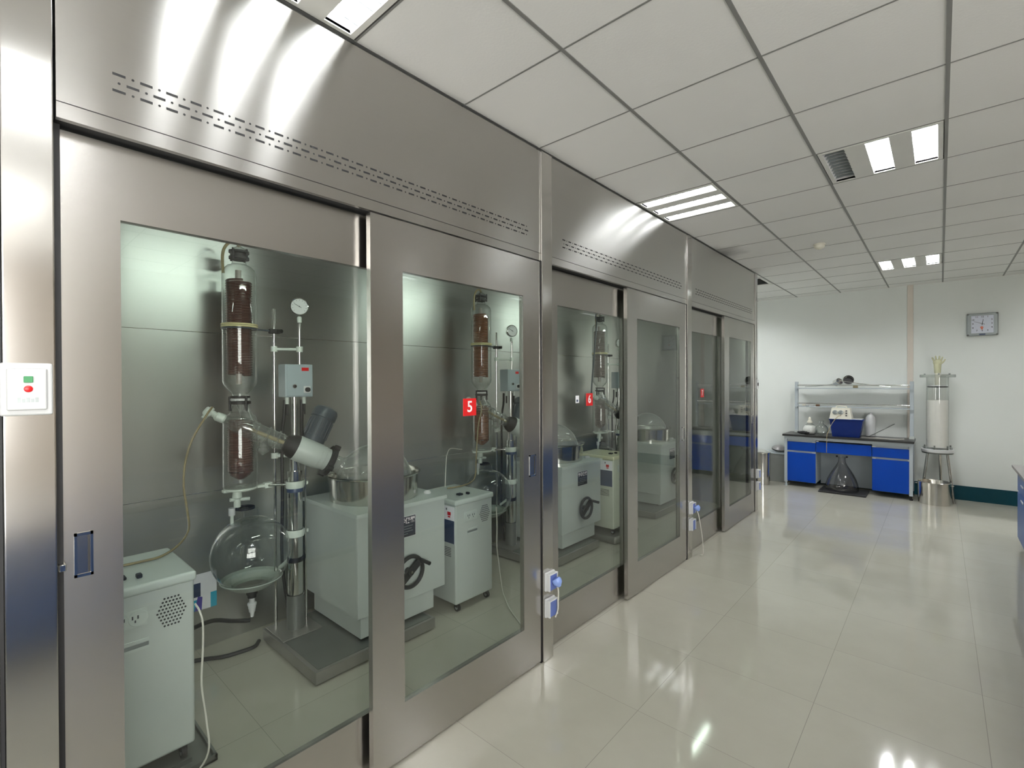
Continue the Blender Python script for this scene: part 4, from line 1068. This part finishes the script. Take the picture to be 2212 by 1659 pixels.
# ------------------------------------------------------------------ wall clock
t = thing('wall_clock', 'rectangular silver wall clock on the back wall', 'clock', (2.19, WY, 2.26))
x0, x1, z0, z1 = 2.035, 2.343, 2.262, 2.568
MB().box(x0, WY - .045, z0, x1, WY - .001, z1, SILV, .012, 3).build('case', t)
yf = WY - .045
f = MB().box(x0 + .045, yf - .003, z0 + .035, x1 - .045, yf, z1 - .035, FACE, .001, 1).build('dial', t)
cxx, czz = (x0 + x1) / 2, (z0 + z1) / 2 + .008
b = MB()
for k in range(1, 13):
    a = k * pi / 6
    s = .092 / max(abs(sin(a)), abs(cos(a)))
    s = min(s, .108)
    b.text(str(k), .030, DPRINT, face_mat('y', (cxx + s * sin(a), yf - .0036, czz + s * cos(a))), bold=.0006)
b.build('numerals', f, smooth=False)
def hand(ang, l, w, y):
    d = Vector((sin(ang), 0, cos(ang))); n = Vector((cos(ang), 0, -sin(ang))); c = Vector((cxx, y, czz))
    return MB().rings([[c + d * l * q + n * w * e * k + Vector((0, f_, 0)) for (k, f_) in ((-1, 0), (1, 0), (1, -.0012), (-1, -.0012))] for q, e in ((-.28, 1), (1, .5))], DPRINT, True, True)
hand(radians(8), .062, .0045, yf - .005).build('hour_hand', t, smooth=False)
hand(radians(292), .088, .003, yf - .0065).build('minute_hand', t, smooth=False)
MB().lathe([(0, .016), (.001, .016)], ORNG, (cxx - .005, yf - .0032, czz - .05), (0, -1, 0), 16, True, True).box(cxx - .012, yf - .004, czz - .078, cxx + .006, yf - .0032, czz - .064, ORNG).build('red_emblem', f, label='small red emblem')
MB().box(cxx - .03, yf - .003, z0 + .008, cxx + .03, yf - .0005, z0 + .028, NAVY).build('maker_plate', t, smooth=False)
for x in (x0 + .012, x1 - .012):
    for z in (z0 + .012, z1 - .012): MB().sphere((x, yf - .002, z), .012, BASEM, seg=12, ring=8).build('corner_stud', t)

# ------------------------------------------------------------------ bench along the right side
t = thing('side_bench', 'grey topped blue laboratory bench at the right edge of the photo', 'lab bench', (3.0, 3.0, 0))
MB().box(2.31, -2.6, .77, 3.75, 7.06, .80, TOPG, .006, 2).build('worktop', t)
b = MB().box(2.365, -2.52, .06, 3.70, 7.02, .77, BENCHS).box(2.42, -2.45, 0, 3.64, 6.95, .06, BLACK)
b.build('carcass', t, smooth=False)
for k in range(12):
    ya = -2.5 + k * .79
    d = MB().box(2.345, ya + .005, .09, 2.364, ya + .78, .545, BLUES, .002, 1).build('door', t, smooth=False)
    MB().box(2.338, ya + .30, .50, 2.346, ya + .48, .515, WHITE, .002, 1).build('handle', d)
    d = MB().box(2.345, ya + .005, .56, 2.364, ya + .78, .75, BLUES, .002, 1).build('drawer', t, smooth=False)
    MB().box(2.338, ya + .30, .645, 2.346, ya + .48, .66, WHITE, .002, 1).build('handle', d)
